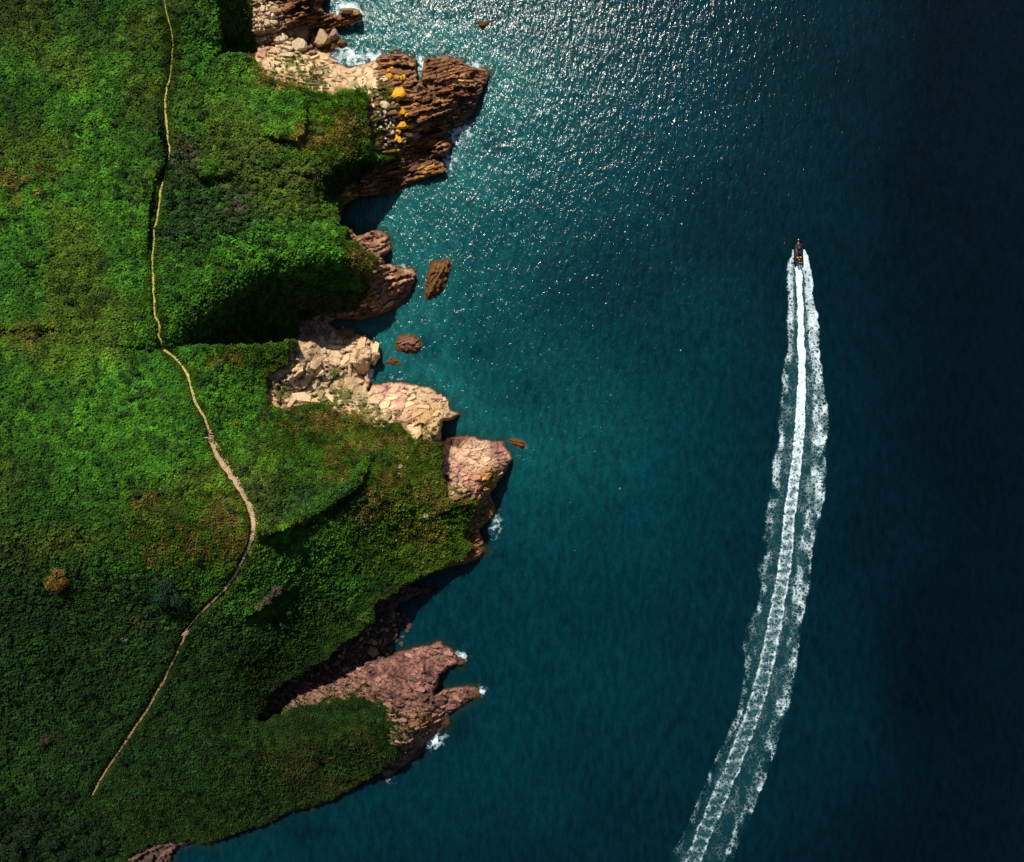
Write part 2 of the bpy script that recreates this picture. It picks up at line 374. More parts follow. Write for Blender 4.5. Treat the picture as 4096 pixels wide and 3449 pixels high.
lich_c = lambda u0, v0, r: np.exp(-(((U - u0) ** 2 + (V - v0) ** 2) / r ** 2))
pink_c = mix(pink_c, LICH, np.clip(lich_c(1965, 1925, 55) * 1.2 - .15 * n2, 0, 1) * .85)
pinks_c = mix(mix(PINK * .62 * one[..., None], PINK2 * .5, sstep(.35, .8, n1)), PURP, sstep(1350, 1050, U) * .7)  # pink darkened overall: edge shade put into the rock colour
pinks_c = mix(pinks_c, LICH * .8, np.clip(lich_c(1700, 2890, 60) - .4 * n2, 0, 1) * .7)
point_c = mix(mix(TAN * 1.2 * one[..., None], PINK * .9, n1), BROWN, sstep(.4, .8, n2) * .8)
brown_c = mix(BROWN * 1.1 * one[..., None], TAN, n2 * .6)
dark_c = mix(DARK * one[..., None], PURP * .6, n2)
second_c = mix(mix(CREAM * .95 * one[..., None], PINK, sstep(.35, .75, n1) * .75), LICH * 1.1 + .08, np.clip(lich_c(1700, 1670, 70) - .35 * n2, 0, 1) * .7)
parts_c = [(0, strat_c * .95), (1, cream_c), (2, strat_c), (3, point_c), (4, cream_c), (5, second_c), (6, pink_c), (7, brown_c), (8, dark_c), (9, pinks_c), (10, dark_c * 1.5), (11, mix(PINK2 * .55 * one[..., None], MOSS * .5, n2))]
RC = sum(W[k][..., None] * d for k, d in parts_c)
RC = mix(RC, PURP * .8, lich_c(1255, 1305, 62) * .9)                                            # purple rubble under the gully
RC = mix(RC, CREAM, np.clip(lich_c(1050, 70, 70) * 1.3, 0, 1))                                  # pale boulder fan
for (mu, mv, mr) in [(1290,1625,60),(1370,1600,50),(1330,1590,35),(1440,1640,45),(1500,1690,50),(1560,1690,40),(1700,1720,40),(1130,1560,35),(1180,270,70),(1250,320,70),(1540,390,50),(1510,500,60),(1500,590,60),(1440,365,40),(1180,1370,40),(1340,1500,30),(1850,1960,30),(1810,1950,30),(1580,2950,60)]:
    RC = mix(RC, MOSS, np.clip(lich_c(mu, mv, mr) * 1.6 * sstep(.3, .7, n2), 0, 1) * .85)
RC = mix(RC, mix(MOSS * one[..., None], c(.20, .12, .04), n1), np.clip(np.exp(np.minimum(sd_veg, 0) / 16) * 1.5 * sstep(.25, .65, n2), 0, .9) * (1 - np.clip(W[8] + W[10], 0, 1)))      # turf creeping over the rock edge
wet = 1 - sstep(.5, 1.5, Z + .6 * (n2 - .5) + .3 * (n1 - .5))
RC = mix(RC, WEED * (.7 + .6 * n1)[..., None], wet * .88)
RC = RC * (0.82 + 0.36 * np.where(W[4] + W[5] + W[1] > .5, id_big, id_small))[..., None]
crk = np.clip((.5 - .35 * (W[4] + W[5] + W[1])) * c_small + .5 * c_big + (.15 + .5 * W[9]) * c_fine, 0, .72)
RC = RC * (1 - crk)[..., None]

# ------------------------------------------------------------------ materials
def mat(name):
    m = bpy.data.materials.new(name); m.use_nodes = True
    nt = m.node_tree
    return m, nt, nt.nodes['Principled BSDF']
def node(nt, kind, **kw):
    n = nt.nodes.new(kind)
    for k, v_ in kw.items():
        setattr(n, k, v_)
    return n
def noise_tex(nt, scale, detail=4, rough_=.6, vec=None, dist=0.0):
    n = node(nt, 'ShaderNodeTexNoise')
    n.inputs['Scale'].default_value = scale; n.inputs['Detail'].default_value = detail; n.inputs['Roughness'].default_value = rough_; n.inputs['Distortion'].default_value = dist
    if vec is not None: nt.links.new(vec, n.inputs['Vector'])
    return n
def math_n(nt, op, a, b=None, clamp=False):
    n = node(nt, 'ShaderNodeMath', operation=op); n.use_clamp = clamp
    for i, x in enumerate((a, b)):
        if x is None: continue
        if isinstance(x, (int, float)): n.inputs[i].default_value = x
        else: nt.links.new(x, n.inputs[i])
    return n.outputs[0]
def mixcol(nt, a, b, f, blend='MIX'):
    n = node(nt, 'ShaderNodeMix', data_type='RGBA', blend_type=blend)
    for sock, x in ((n.inputs['Factor'], f), (n.inputs['A'], a), (n.inputs['B'], b)):
        if isinstance(x, (int, float)): sock.default_value = x
        elif isinstance(x, tuple): sock.default_value = (*x, 1)
        else: nt.links.new(x, sock)
    return n.outputs['Result']
def ramp(nt, fac, lo, hi):
    n = node(nt, 'ShaderNodeMapRange'); n.interpolation_type = 'SMOOTHSTEP'
    n.inputs['From Min'].default_value = lo; n.inputs['From Max'].default_value = hi
    nt.links.new(fac, n.inputs['Value']); return n.outputs[0]

def rock_like(name, use_object_colour, bump=0.25):
    m, nt, p = mat(name)
    geo = node(nt, 'ShaderNodeNewGeometry')
    if use_object_colour:
        base = node(nt, 'ShaderNodeObjectInfo').outputs['Color']
    else:
        base = node(nt, 'ShaderNodeAttribute', attribute_name='Col').outputs['Color']
    na = noise_tex(nt, 2.2, 5, .65, geo.outputs['Position']); nb = noise_tex(nt, .55, 3, .5, geo.outputs['Position'])
    f = math_n(nt, 'ADD', math_n(nt, 'MULTIPLY', na.outputs[0], 1.3), math_n(nt, 'MULTIPLY', nb.outputs[0], .5))
    v_ = node(nt, 'ShaderNodeVectorMath', operation='SCALE')
    nt.links.new(base, v_.inputs[0]); nt.links.new(math_n(nt, 'ADD', f, .08), v_.inputs['Scale'])
    nt.links.new(v_.outputs[0], p.inputs['Base Color'])
    mp = node(nt, 'ShaderNodeMapping'); mp.inputs['Rotation'].default_value = (0, 0, math.radians(-16)); mp.inputs['Scale'].default_value = (.5, 2.4, 1.6)
    nt.links.new(geo.outputs['Position'], mp.inputs['Vector'])
    nc = noise_tex(nt, 1.6, 6, .7, mp.outputs[0])
    b = node(nt, 'ShaderNodeBump'); b.inputs['Strength'].default_value = .9; b.inputs['Distance'].default_value = bump
    nt.links.new(nc.outputs[0], b.inputs['Height']); nt.links.new(b.outputs[0], p.inputs['Normal'])
    p.inputs['Roughness'].default_value = .9; p.inputs['Specular IOR Level'].default_value = .25
    return m
M_ROCK = rock_like('rock', False, .6)
M_STONE = rock_like('stone', True, .18)

def foliage(name, instancer=True, transl=.25):
    m, nt, p = mat(name)
    if instancer:
        base = node(nt, 'ShaderNodeAttribute', attribute_name='tint', attribute_type='INSTANCER').outputs['Color']
    else:
        base = node(nt, 'ShaderNodeObjectInfo').outputs['Color']
    geo = node(nt, 'ShaderNodeNewGeometry')
    nz = noise_tex(nt, 1.7, 3, .6, geo.outputs['Position'])
    v_ = node(nt, 'ShaderNodeVectorMath', operation='SCALE'); nt.links.new(base, v_.inputs[0])
    nt.links.new(math_n(nt, 'ADD', math_n(nt, 'MULTIPLY', nz.outputs[0], 1.2), .4), v_.inputs['Scale'])
    nt.links.new(v_.outputs[0], p.inputs['Base Color'])
    p.inputs['Roughness'].default_value = .65; p.inputs['Specular IOR Level'].default_value = .15
    tr = node(nt, 'ShaderNodeBsdfTranslucent'); nt.links.new(v_.outputs[0], tr.inputs['Color'])
    mx = node(nt, 'ShaderNodeMixShader'); mx.inputs[0].default_value = transl
    nt.links.new(p.outputs[0], mx.inputs[1]); nt.links.new(tr.outputs[0], mx.inputs[2])
    nt.links.new(mx.outputs[0], nt.nodes['Material Output'].inputs['Surface'])
    return m
M_LEAF = foliage('fern_leaf'); M_SHRUB = foliage('shrub_leaf', False)

def plain(name, col, rough_=.6, metal=0.0, nscale=8.0, var=.25, spec=.5):
    m, nt, p = mat(name)
    tc = node(nt, 'ShaderNodeTexCoord'); nz = noise_tex(nt, nscale, 4, .6, tc.outputs['Object'])
    nt.links.new(mixcol(nt, tuple(x * (1 - var) for x in col), tuple(min(1, x * (1 + var)) for x in col), nz.outputs[0]), p.inputs['Base Color'])
    p.inputs['Roughness'].default_value = rough_; p.inputs['Metallic'].default_value = metal; p.inputs['Specular IOR Level'].default_value = spec
    return m

# ------------------------------------------------------------------ object helpers
def tag(o, label=None, cat=None, group=None, kind=None):
    for k, v_ in (('label', label), ('category', cat), ('group', group), ('kind', kind)):
        if v_: o[k] = v_
    return o
def link(name, me, material=None, parent=None, slot='DATA'):
    o = bpy.data.objects.new(name, me); COL.objects.link(o)
    if material is not None and not len(me.materials): me.materials.append(material)
    if parent is not None: o.parent = parent
    return o
def empty(name, loc=(0, 0, 0), rz=0.0):
    o = bpy.data.objects.new(name, None); o.empty_display_size = .3; o.location = loc; o.rotation_euler = (0, 0, rz); COL.objects.link(o); return o
def mesh_np(name, verts, faces, smooth=True, attrs=None):
    me = bpy.data.meshes.new(name)
    verts = np.asarray(verts, np.float32); faces = np.asarray(faces, np.int32)
    k = faces.shape[1]
    me.vertices.add(len(verts)); me.vertices.foreach_set('co', verts.ravel())
    me.loops.add(faces.size); me.loops.foreach_set('vertex_index', faces.ravel())
    me.polygons.add(len(faces)); me.polygons.foreach_set('loop_start', np.arange(0, faces.size, k, dtype=np.int32))
    me.polygons.foreach_set('use_smooth', np.full(len(faces), smooth))
    for nm, (typ, data) in (attrs or {}).items():
        a = me.attributes.new(nm, typ, 'POINT')
        data = np.asarray(data, np.float32)
        if typ == 'FLOAT': a.data.foreach_set('value', data.ravel())
        elif typ == 'FLOAT_VECTOR': a.data.foreach_set('vector', data.ravel())
        else: a.data.foreach_set('color', np.c_[data, np.ones(len(data))].astype(np.float32).ravel())
    me.update(calc_edges=True); me.validate()
    return me
def grid_part(name, fmask, material, colours, parent=None, smooth=True):
    """cut the faces in fmask (rows-1, cols-1) out of the height field into one mesh"""
    nr, nc = U.shape
    j, i = np.nonzero(fmask)
    a = j * nc + i
    q = np.c_[a, a + nc, a + nc + 1, a + 1]
    used, inv = np.unique(q, return_inverse=True)
    verts = np.c_[PX.ravel()[used], PY.ravel()[used], Z.ravel()[used]]
    me = mesh_np(name, verts, inv.reshape(-1, 4), smooth, {'Col': ('FLOAT_COLOR', colours.reshape(-1, 3)[used])})
    return link(name, me, material, parent)

# ------------------------------------------------------------------ the land
fm = lambda A: (A[:-1, :-1] + A[1:, :-1] + A[:-1, 1:] + A[1:, 1:]) / 4
f_land = fm(sd_land); f_veg = fm((sd_veg > 0).astype(float)) >= .5
f_veg &= f_land > 3
f_reg = REG[:-1, :-1]
SOIL = np.array([.022, .034, .008])
GC = SOIL[None, None] * (.7 + .8 * n2)[..., None]
GC = mix(GC, c(.06, .05, .02), sstep(.55, .8, n1 * .6 + n3 * .4) * .5)
m_ground, nt, p = mat('turf_ground')
att = node(nt, 'ShaderNodeAttribute', attribute_name='Col'); geo = node(nt, 'ShaderNodeNewGeometry')
nz = noise_tex(nt, 1.5, 5, .65, geo.outputs['Position'])
sc_ = node(nt, 'ShaderNodeVectorMath', operation='SCALE'); nt.links.new(att.outputs['Color'], sc_.inputs[0]); nt.links.new(math_n(nt, 'MULTIPLY', nz.outputs[0], 2.0), sc_.inputs['Scale'])
nt.links.new(sc_.outputs[0], p.inputs['Base Color']); p.inputs['Roughness'].default_value = .95; p.inputs['Specular IOR Level'].default_value = .1
bp = node(nt, 'ShaderNodeBump'); bp.inputs['Distance'].default_value = .3; nt.links.new(nz.outputs[0], bp.inputs['Height']); nt.links.new(bp.outputs[0], p.inputs['Normal'])
tag(grid_part('hillside', f_veg, m_ground, GC), 'green hillside of bracken and grass above the sea cliffs', 'hillside', kind='structure')

OUTCROPS = {0: ('rock_reef', 'brown layered rock reef at the top edge of the picture', 'reef'),
 1: ('rock_slope', 'pale cream rock slope below the boulders and the shaded gully', 'rock slope'),
 2: ('rock_headland', 'rust brown layered rock headland reaching out beside the sun glitter', 'headland'),
 3: ('rock_point', 'small brown rock point below the yellowish grass tip', 'rock point'),
 4: ('rock_cliff', 'bright cream cliff face hollowed into the green slope', 'cliff'),
 5: ('rock_cliff', 'pale pinkish cliff with long slabs and a brown weedy foot', 'cliff'),
 6: ('rock_cliff', 'pink cliff with orange lichen on its seaward edge', 'cliff'),
 7: ('rock_point', 'narrow brown rocks at the foot of the grassy point', 'rock point'),
 8: ('rock_cove', 'dark shaded rocky cove below the grass slope', 'cove'),
 9: ('rock_headland', 'dull pink cracked rock headland in the lower half', 'headland'),
 11: ('rock_scar', 'narrow bare rock scar in the dark grass at the head of the lower headland', 'rock scar'),
 10: ('rock_rim', 'thin dark rock rim under the lowest grass bank', 'rock rim')}
cliffs = {}
for k, (nm, lab, cat_) in OUTCROPS.items():
    msk = (~f_veg) & (f_land > -6) & (f_reg == k)
    if msk.any():
        cliffs[k] = tag(grid_part(nm, msk, M_ROCK, RC), lab, cat_, kind='structure')
bedc = mix(mix(c(.05, .045, .02) * one[..., None], c(.16, .15, .08), n1), WEED, sstep(.4, .8, n2))
tag(grid_part('seabed', (f_land <= -6) & (f_land > -150), M_ROCK, bedc), 'weedy sea bed seen dimly through the shallow water', 'sea bed', kind='structure')
print('land meshes done')

# ------------------------------------------------------------------ the sea
def axis(lo, hi, step, far):
    a = np.arange(lo, hi + step, step); ext = []
    x, s = hi, step
    while x < far:
        s *= 1.5; x += s; ext.append(x)
    ext = np.array(ext)
    return np.r_[-ext[::-1] + (lo + hi), a, ext + (a[-1] - hi)]
sx_ = axis(-165, 165, .75, 6000); sy_ = axis(-140, 140, .75, 6000)
SX, SY = np.meshgrid(sx_, sy_)
su, sv = CU + SX * PPM, CV - SY * PPM
inb = (su > US[0]) & (su < US[-1]) & (sv > VS[0]) & (sv < VS[-1])
s_sd = np.where(inb, sample(sd_land, su, sv), -160)
# distance to the coast on a coarse scale
cp = np.array([p_ for p_ in COAST if p_[0] > -600] + [(1330, -450 - 150 * q) for q in range(20)] + [(300 - 150 * q, 3900 + 60 * q) for q in range(12)])
cu_ = np.arange(-600, 6000, 60.); cv_ = np.arange(-2400, 5400, 60.)
CUg, CVg = np.meshgrid(cu_, cv_)
cd = np.min(np.hypot(CUg[..., None] - cp[:, 0], CVg[..., None] - cp[:, 1]), -1)
fi = np.clip((su - cu_[0]) / 60., 0, len(cu_) - 1.001); fj = np.clip((sv - cv_[0]) / 60., 0, len(cv_) - 1.001)
i0 = fi.astype(int); j0 = fj.astype(int); a_ = fi - i0; b_ = fj - j0
s_d = (cd[j0, i0] * (1 - a_) + cd[j0, i0 + 1] * a_) * (1 - b_) + (cd[j0 + 1, i0] * (1 - a_) + cd[j0 + 1, i0 + 1] * a_) * b_
s_n = fbm(SX / 30, SY / 30, 201, 3)
deep = np.clip(s_d / 1750. + .10 * s_n + .46 * sstep(1200, 2800, sv) * sstep(3400, 1500, su), 0, 1)  # offshore depth, plus edge shade painted into the southern water colour
for (mu, mv, ru_, rv_) in [(1930,1410,80,45),(2130,1570,90,60),(1700,1400,50,40),(1990,560,60,50),(1230,3330,120,50),(1850,2930,70,40)]:      # weed beds under water
    deep = deep + .16 * np.exp(-(((su - mu) / ru_) ** 2 + ((sv - mv) / rv_) ** 2)) * (1 + .8 * fbm(SX / 2.5, SY / 2.5, 209, 3))
clear_ = np.exp(np.minimum(s_sd, 0) / 20.0) * (s_sd < 12)
clear_ = np.clip(clear_ * (0.85 + .3 * fbm(SX / 2, SY / 2, 207, 2)), 0, 1)
# waves spreading from the speedboat's track and a low swell
WK = np.array([(3193,1068),(3200,1200),(3205,1400),(3208,1500),(3200,1700),(3185,1850),(3165,2000),(3145,2200),(3127,2342),(3096,2504),(3064,2660),(3025,2816),(2975,2950),(2922,3085),(2869,3212),(2819,3326),(2777,3432),(2710,3600)], float)
wk_u = lambda v_: np.interp(v_, WK[:, 1], WK[:, 0])
age = np.clip((sv - 1200) / 2200., 0, 1)
off = su - wk_u(sv)
kel = np.zeros(SX.shape)
for sgn in (-1, 1):
    d = off * sgn - (70 + 300 * age ** 1.1)
    kel += np.sin(d / 13.0) * np.exp(-(d / (40 + 50 * age)) ** 2) * sstep(.25, .55, age) * (0.8 if sgn < 0 else .5)
SZ = .26 * kel + .05 * fbm(SX / 6, SY / 3, 211, 2)
SZ = np.where(np.abs(SX) + np.abs(SY) > 400, 0, SZ)
nr, nc = SX.shape
jj, ii = np.meshgrid(np.arange(nr - 1), np.arange(nc - 1), indexing='ij')
aa = (jj * nc + ii)
keep = (fm(s_sd) < 30)
aa = aa[keep]
q = np.c_[aa, aa + 1, aa + nc + 1, aa + nc]
used, inv = np.unique(q, return_inverse=True)
sea_me = mesh_np('sea', np.c_[SX.ravel(), SY.ravel(), SZ.ravel()][used], inv.reshape(-1, 4), True,
                 {'deep': ('FLOAT', deep.ravel()[used]), 'clear': ('FLOAT', clear_.ravel()[used])})
m_sea, nt, p = mat('sea_water')
geo = node(nt, 'ShaderNodeNewGeometry')
ad = node(nt, 'ShaderNodeAttribute', attribute_name='deep'); ac = node(nt, 'ShaderNodeAttribute', attribute_name='clear')
cr = node(nt, 'ShaderNodeValToRGB'); nt.links.new(ad.outputs['Fac'], cr.inputs[0])
els = cr.color_ramp.elements
els[0].position = 0.0; els[0].color = (.008, .098, .098, 1)
els[1].position = 1.0; els[1].color = (.0002, .0036, .0075, 1)
for pos, col in ((.14, (.0018, .050, .057, 1)), (.38, (.0004, .0245, .0345, 1)), (.68, (.0003, .0125, .0195, 1))):
    e = els.new(pos); e.color = col
nl = noise_tex(nt, .035, 3, .5, geo.outputs['Position'])
mps = node(nt, 'ShaderNodeMapping'); mps.inputs['Rotation'].default_value = (0, 0, math.radians(28)); mps.inputs['Scale'].default_value = (1.0, .4, 1); nt.links.new(geo.outputs['Position'], mps.inputs['Vector'])
nm_ = noise_tex(nt, .55, 5, .65, mps.outputs[0])
scv = node(nt, 'ShaderNodeVectorMath', operation='SCALE'); nt.links.new(cr.outputs[0], scv.inputs[0])
nt.links.new(math_n(nt, 'ADD', math_n(nt, 'MULTIPLY', nl.outputs[0], .7), math_n(nt, 'ADD', math_n(nt, 'MULTIPLY', nm_.outputs[0], 2.0), -.35)), scv.inputs['Scale'])
nt.links.new(scv.outputs[0], p.inputs['Base Color'])
p.inputs['Roughness'].default_value = .16; p.inputs['IOR'].default_value = 1.33
def wave_noise(scale, stretch, ang, detail):
    mp = node(nt, 'ShaderNodeMapping'); mp.inputs['Rotation'].default_value = (0, 0, math.radians(ang)); mp.inputs['Scale'].default_value = (1.0, stretch, 1)
    nt.links.new(geo.outputs['Position'], mp.inputs['Vector'])
    return noise_tex(nt, scale, detail, .55, mp.outputs[0], .3)
w1 = wave_noise(.42, .42, 30, 3); w2 = wave_noise(1.0, .5, 24, 3); w3 = wave_noise(2.6, .6, 35, 2)
hgt = math_n(nt, 'ADD', math_n(nt, 'MULTIPLY', w1.outputs[0], .7), math_n(nt, 'ADD', math_n(nt, 'MULTIPLY', w2.outputs[0], .62), math_n(nt, 'MULTIPLY', w3.outputs[0], .08)))
chop = node(nt, 'ShaderNodeMapRange'); chop.inputs['From Min'].default_value = .05; chop.inputs['From Max'].default_value = .85; chop.inputs['To Min'].default_value = .70; chop.inputs['To Max'].default_value = .30; nt.links.new(ad.outputs['Fac'], chop.inputs['Value'])   # choppy where swell meets the cliffs, calmer offshore
hgt = math_n(nt, 'MULTIPLY', hgt, chop.outputs[0])
bp = node(nt, 'ShaderNodeBump'); bp.inputs['Strength'].default_value = 1.0; bp.inputs['Distance'].default_value = 1.0
nt.links.new(hgt, bp.inputs['Height']); nt.links.new(bp.outputs[0], p.inputs['Normal'])
tr = node(nt, 'ShaderNodeBsdfTransparent'); tr.inputs[0].default_value = (.55, .85, .85, 1)
mx = node(nt, 'ShaderNodeMixShader'); nt.links.new(math_n(nt, 'MULTIPLY', ac.outputs['Fac'], .85), mx.inputs[0])
nt.links.new(p.outputs[0], mx.inputs[1]); nt.links.new(tr.outputs[0], mx.inputs[2])
nt.links.new(mx.outputs[0], nt.nodes['Material Output'].inputs['Surface'])
tag(link('sea', sea_me, m_sea), 'deep teal and navy sea with sun glitter', 'sea', kind='structure')
print('sea done')

# ------------------------------------------------------------------ footpath
def resample(line, step):
    p_ = np.array(line, float); s = np.r_[0, np.cumsum(np.hypot(*np.diff(p_, axis=0).T))]
    t = np.arange(0, s[-1], step)
    return np.c_[np.interp(t, s, p_[:, 0]), np.interp(t, s, p_[:, 1])]
pl = resample(PATH, 5.0)
for _ in range(3): pl[1:-1] = (pl[:-2] + 2 * pl[1:-1] + pl[2:]) / 4
pl[:, 0] += 3.0 * fbm(pl[:, 1] / 40, pl[:, 1] * 0, 301, 2)
tg = np.gradient(pl, axis=0); tg /= np.hypot(tg[:, 0], tg[:, 1])[:, None]
nrm = np.c_[-tg[:, 1], tg[:, 0]]
halfw = np.interp(pl[:, 1], [-200, 300, 340, 700, 1000, 1700, 1800, 2100, 2200, 2500, 3186], [1.9, 2.2, 3.4, 3.3, 3.7, 4.8, 8.5, 9.5, 4.8, 4.0, 3.0])
rows = []
NC = 5
for k in range(NC):
    t = (k / (NC - 1)) * 2 - 1
    w = halfw * t * (1 + .6 * fbm(pl[:, 1] / 16 + 50 * k, pl[:, 1] * 0, 310 + k, 2))
    rows.append(pl + nrm * w[:, None])
rows = np.stack(rows, 1)
gx, gy, gz = ground(rows[..., 0], rows[..., 1])
gz = gz + .16
gx, gy = to_world(rows[..., 0], rows[..., 1], gz)
n_, k_ = gx.shape
aa = (np.arange(n_ - 1)[:, None] * k_ + np.arange(k_ - 1)[None]).ravel()
path_col = mix(c(.50, .44, .12) * np.ones((n_, 1)), c(.50, .34, .20), sstep(1500, 1900, pl[:, 1]))
path_col = mix(path_col, c(.16, .20, .03), .6 * sstep(330, 250, pl[:, 1])); path_col = mix(path_col, c(.40, .28, .11), sstep(2250, 2500, pl[:, 1]))
path_col = np.repeat(path_col[:, None], k_, 1) * (.8 + .4 * RNG.random((n_, k_, 1)))
pm = mesh_np('footpath', np.c_[gx.ravel(), gy.ravel(), gz.ravel()], np.c_[aa, aa + 1, aa + k_ + 1, aa + k_], True, {'Col': ('FLOAT_COLOR', path_col.reshape(-1, 3))})
tag(link('footpath', pm, M_ROCK), 'narrow trodden earth footpath winding down the green hillside', 'footpath', kind='structure')
d_path, _ = seg_dist([tuple(x) for x in pl[::3]], US, VS, False, 60)

# ------------------------------------------------------------------ plants: ground cover as points that carry fern fronds, tufts and gorse
lib = bpy.data.collections.new('plant_library')
def lib_obj(name, verts, faces):
    me = mesh_np(name, verts, faces, False); me.materials.append(M_LEAF)
    o = bpy.data.objects.new(name, me); lib_now.objects.link(o)
def frond_clump(seed, n, L, wid, lift, droop):
    r = random.Random(seed); vv = []; ff = []
    for k in range(n):
        a = 2 * math.pi * (k + r.random() * .7) / n; l = L * r.uniform(.65, 1.1); w = wid * r.uniform(.7, 1.2); up = lift * r.uniform(.6, 1.3)
        ca, sa = math.cos(a), math.sin(a); b0 = len(vv)
        for t, wf in ((0, .25), (.35, 1.0), (.7, .75), (1.0, .08)):
            rr = l * t; zz = .12 + up * math.sin(t * 2.0) - droop * t * t
            for s in (-1, 1):
                vv.append((ca * rr - sa * s * w * wf * .5, sa * rr + ca * s * w * wf * .5, zz - .08 * wf))
            vv.append((ca * rr, sa * rr, zz))
        for q in range(3):
            l0, r0, m0 = b0 + q * 3, b0 + q * 3 + 1, b0 + q * 3 + 2
            ff.append((l0, m0, m0 + 3, l0 + 3)); ff.append((m0, r0, r0 + 3, m0 + 3))
    return np.array(vv), np.array(ff)
def blob_clump(seed, n, R, hh, leaf):
    r = random.Random(seed); vv = []; ff = []
    for k in range(n):
        ph = r.uniform(0, 2 * math.pi); ct = r.uniform(.05, 1); st = math.sqrt(1 - ct * ct); rad = R * r.uniform(.8, 1.1)
        pos = Vector((rad * st * math.cos(ph), rad * st * math.sin(ph), hh * ct))
        nn = Vector((st * math.cos(ph) + r.uniform(-.6, .6), st * math.sin(ph) + r.uniform(-.6, .6), ct + .3)).normalized()
        t1 = nn.orthogonal().normalized(); t1.rotate(Matrix.Rotation(r.uniform(0, 6.3), 3, nn)); t2 = nn.cross(t1)
        b0 = len(vv); lw = leaf * r.uniform(.6, 1.2)
        for s1, s2 in ((-1, -.4), (0.2, -.6), (1, .1), (-.1, .6)):
            vv.append(tuple(pos + t1 * s1 * lw + t2 * s2 * lw))
        ff.append((b0, b0 + 1, b0 + 2, b0 + 3))
    return np.array(vv), np.array(ff)
libs = {}
for nm, fn in (('bracken', lambda s: frond_clump(s, 7, .95, .46, .75, .55)), ('grass', lambda s: frond_clump(s + 40, 7, .55, .17, .55, .25)), ('gorse', lambda s: blob_clump(s + 80, 46, .85, 1.15, .26))):
    lib_now = bpy.data.collections.new('plants_' + nm)
    for s in range(4):
        lib_obj(f'{nm}_plant', *fn(s))
    libs[nm] = lib_now

def scatter_tree(coll):
    ng = bpy.data.node_groups.new('plant_scatter', 'GeometryNodeTree')
    ng.interface.new_socket('Geometry', in_out='INPUT', socket_type='NodeSocketGeometry')
    ng.interface.new_socket('Geometry', in_out='OUTPUT', socket_type='NodeSocketGeometry')
    gi = ng.nodes.new('NodeGroupInput'); go = ng.nodes.new('NodeGroupOutput')
    ci = ng.nodes.new('GeometryNodeCollectionInfo'); ci.inputs['Collection'].default_value = coll; ci.inputs['Separate Children'].default_value = True; ci.inputs['Reset Children'].default_value = True
    ip = ng.nodes.new('GeometryNodeInstanceOnPoints'); ip.inputs['Pick Instance'].default_value = True
    def na(name, typ):
        n = ng.nodes.new('GeometryNodeInputNamedAttribute'); n.data_type = typ; n.inputs['Name'].default_value = name; return n.outputs['Attribute']
    ng.links.new(gi.outputs[0], ip.inputs['Points']); ng.links.new(ci.outputs[0], ip.inputs['Instance'])
    fi_ = ng.nodes.new('FunctionNodeFloatToInt'); ng.links.new(na('pick', 'FLOAT'), fi_.inputs[0])
    ng.links.new(fi_.outputs[0], ip.inputs['Instance Index'])
    er = ng.nodes.new('FunctionNodeEulerToRotation'); ng.links.new(na('rot', 'FLOAT_VECTOR'), er.inputs[0])
    ng.links.new(er.outputs[0], ip.inputs['Rotation']); ng.links.new(na('size', 'FLOAT_VECTOR'), ip.inputs['Scale'])
    ng.links.new(ip.outputs[0], go.inputs[0])
    return ng

# colour and kind of the plants over the hillside (fresh bracken, dark gorse, dry grass, and a dark green for painted shade)
FERN = c(.055, .185, .010); FERN2 = c(.035, .135, .010); OLIVE = c(.115, .135, .012); STRAW = c(.26, .17, .05); GORSE = c(.022, .062, .012); SHADE_G = c(.006, .0225, .0045); TURF = c(.085, .145, .012); GREY = c(.15, .11, .08)
def blob(u, v, lst):
    s = np.zeros(u.shape)
    for e in lst:
        bu, bv, br = e[:3]; bs = e[3] if len(e) > 3 else br
        s = np.maximum(s, np.exp(-(((u - bu) / br) ** 2 + ((v - bv) / bs) ** 2)))
    return s
DRY = [(1400,1860,110),(1300,1690,180,50),(1560,1930,130),(1640,1800,110),(1700,1990,100),(700,2170,170,90),(870,2060,120,70),(600,2010,90,50),(960,2180,90,60),(900,1440,80,40),(1440,1040,60),(1360,500,120,60),(1250,560,180,70),(30,720,160,90),(60,1340,170,50),(560,2480,60),(1420,2960,190,110),(1180,3060,170,90),(1300,3130,160,50),(1480,2020,110),(1200,2060,110,50),(1700,2140,120,60),(1500,1780,120,50),(1220,1700,100,40),(1080,300,60),(1160,350,70,30),(1850,2010,60,30)]
GORSE_B = [(880,780,230,150),(760,640,90,80),(1180,760,170,90),(1020,700,150,90),(700,900,70,90),(1150,2020,130,70),(1020,1950,100,60),(140,3320,160,120),(330,3340,120,90),(620,2360,90,60),(1330,2000,110,50)]
SHORT = [(1350,1750,260,110),(1550,1900,260,230),(1650,2120,280,160),(1300,2000,200,100),(700,2150,260,130),(850,2150,220,140),(1250,2900,340,220),(1300,3120,420,130),(800,3260,420,120),(1480,1040,70,60),(1330,420,150,60),(1150,2650,240,90),(1350,2480,170,80),(1000,2860,120,220),(1020,1430,170,50),(1280,560,160,90)]
def plant_points(n, wanted, margin=9):
    u = RNG.uniform(-190, 1960, n); v = RNG.uniform(-190, 3620, n)
    ok = (sample(sd_veg, u, v) > 1) & (sample(sd_land, u, v) > 8)
    ok &= sample(d_path, u, v) > np.interp(v, pl[:, 1], halfw) + margin * np.interp(v, [2050, 2250], [1, 1.6])
    u, v = u[ok], v[ok]
    w = wanted(u, v); ok = RNG.random(len(u)) < w
    return u[ok], v[ok]
def pn(u, v, s, seed, o=3): return np.clip(.5 + .8 * fbm(u / s, v / s, seed, o), 0, 1)
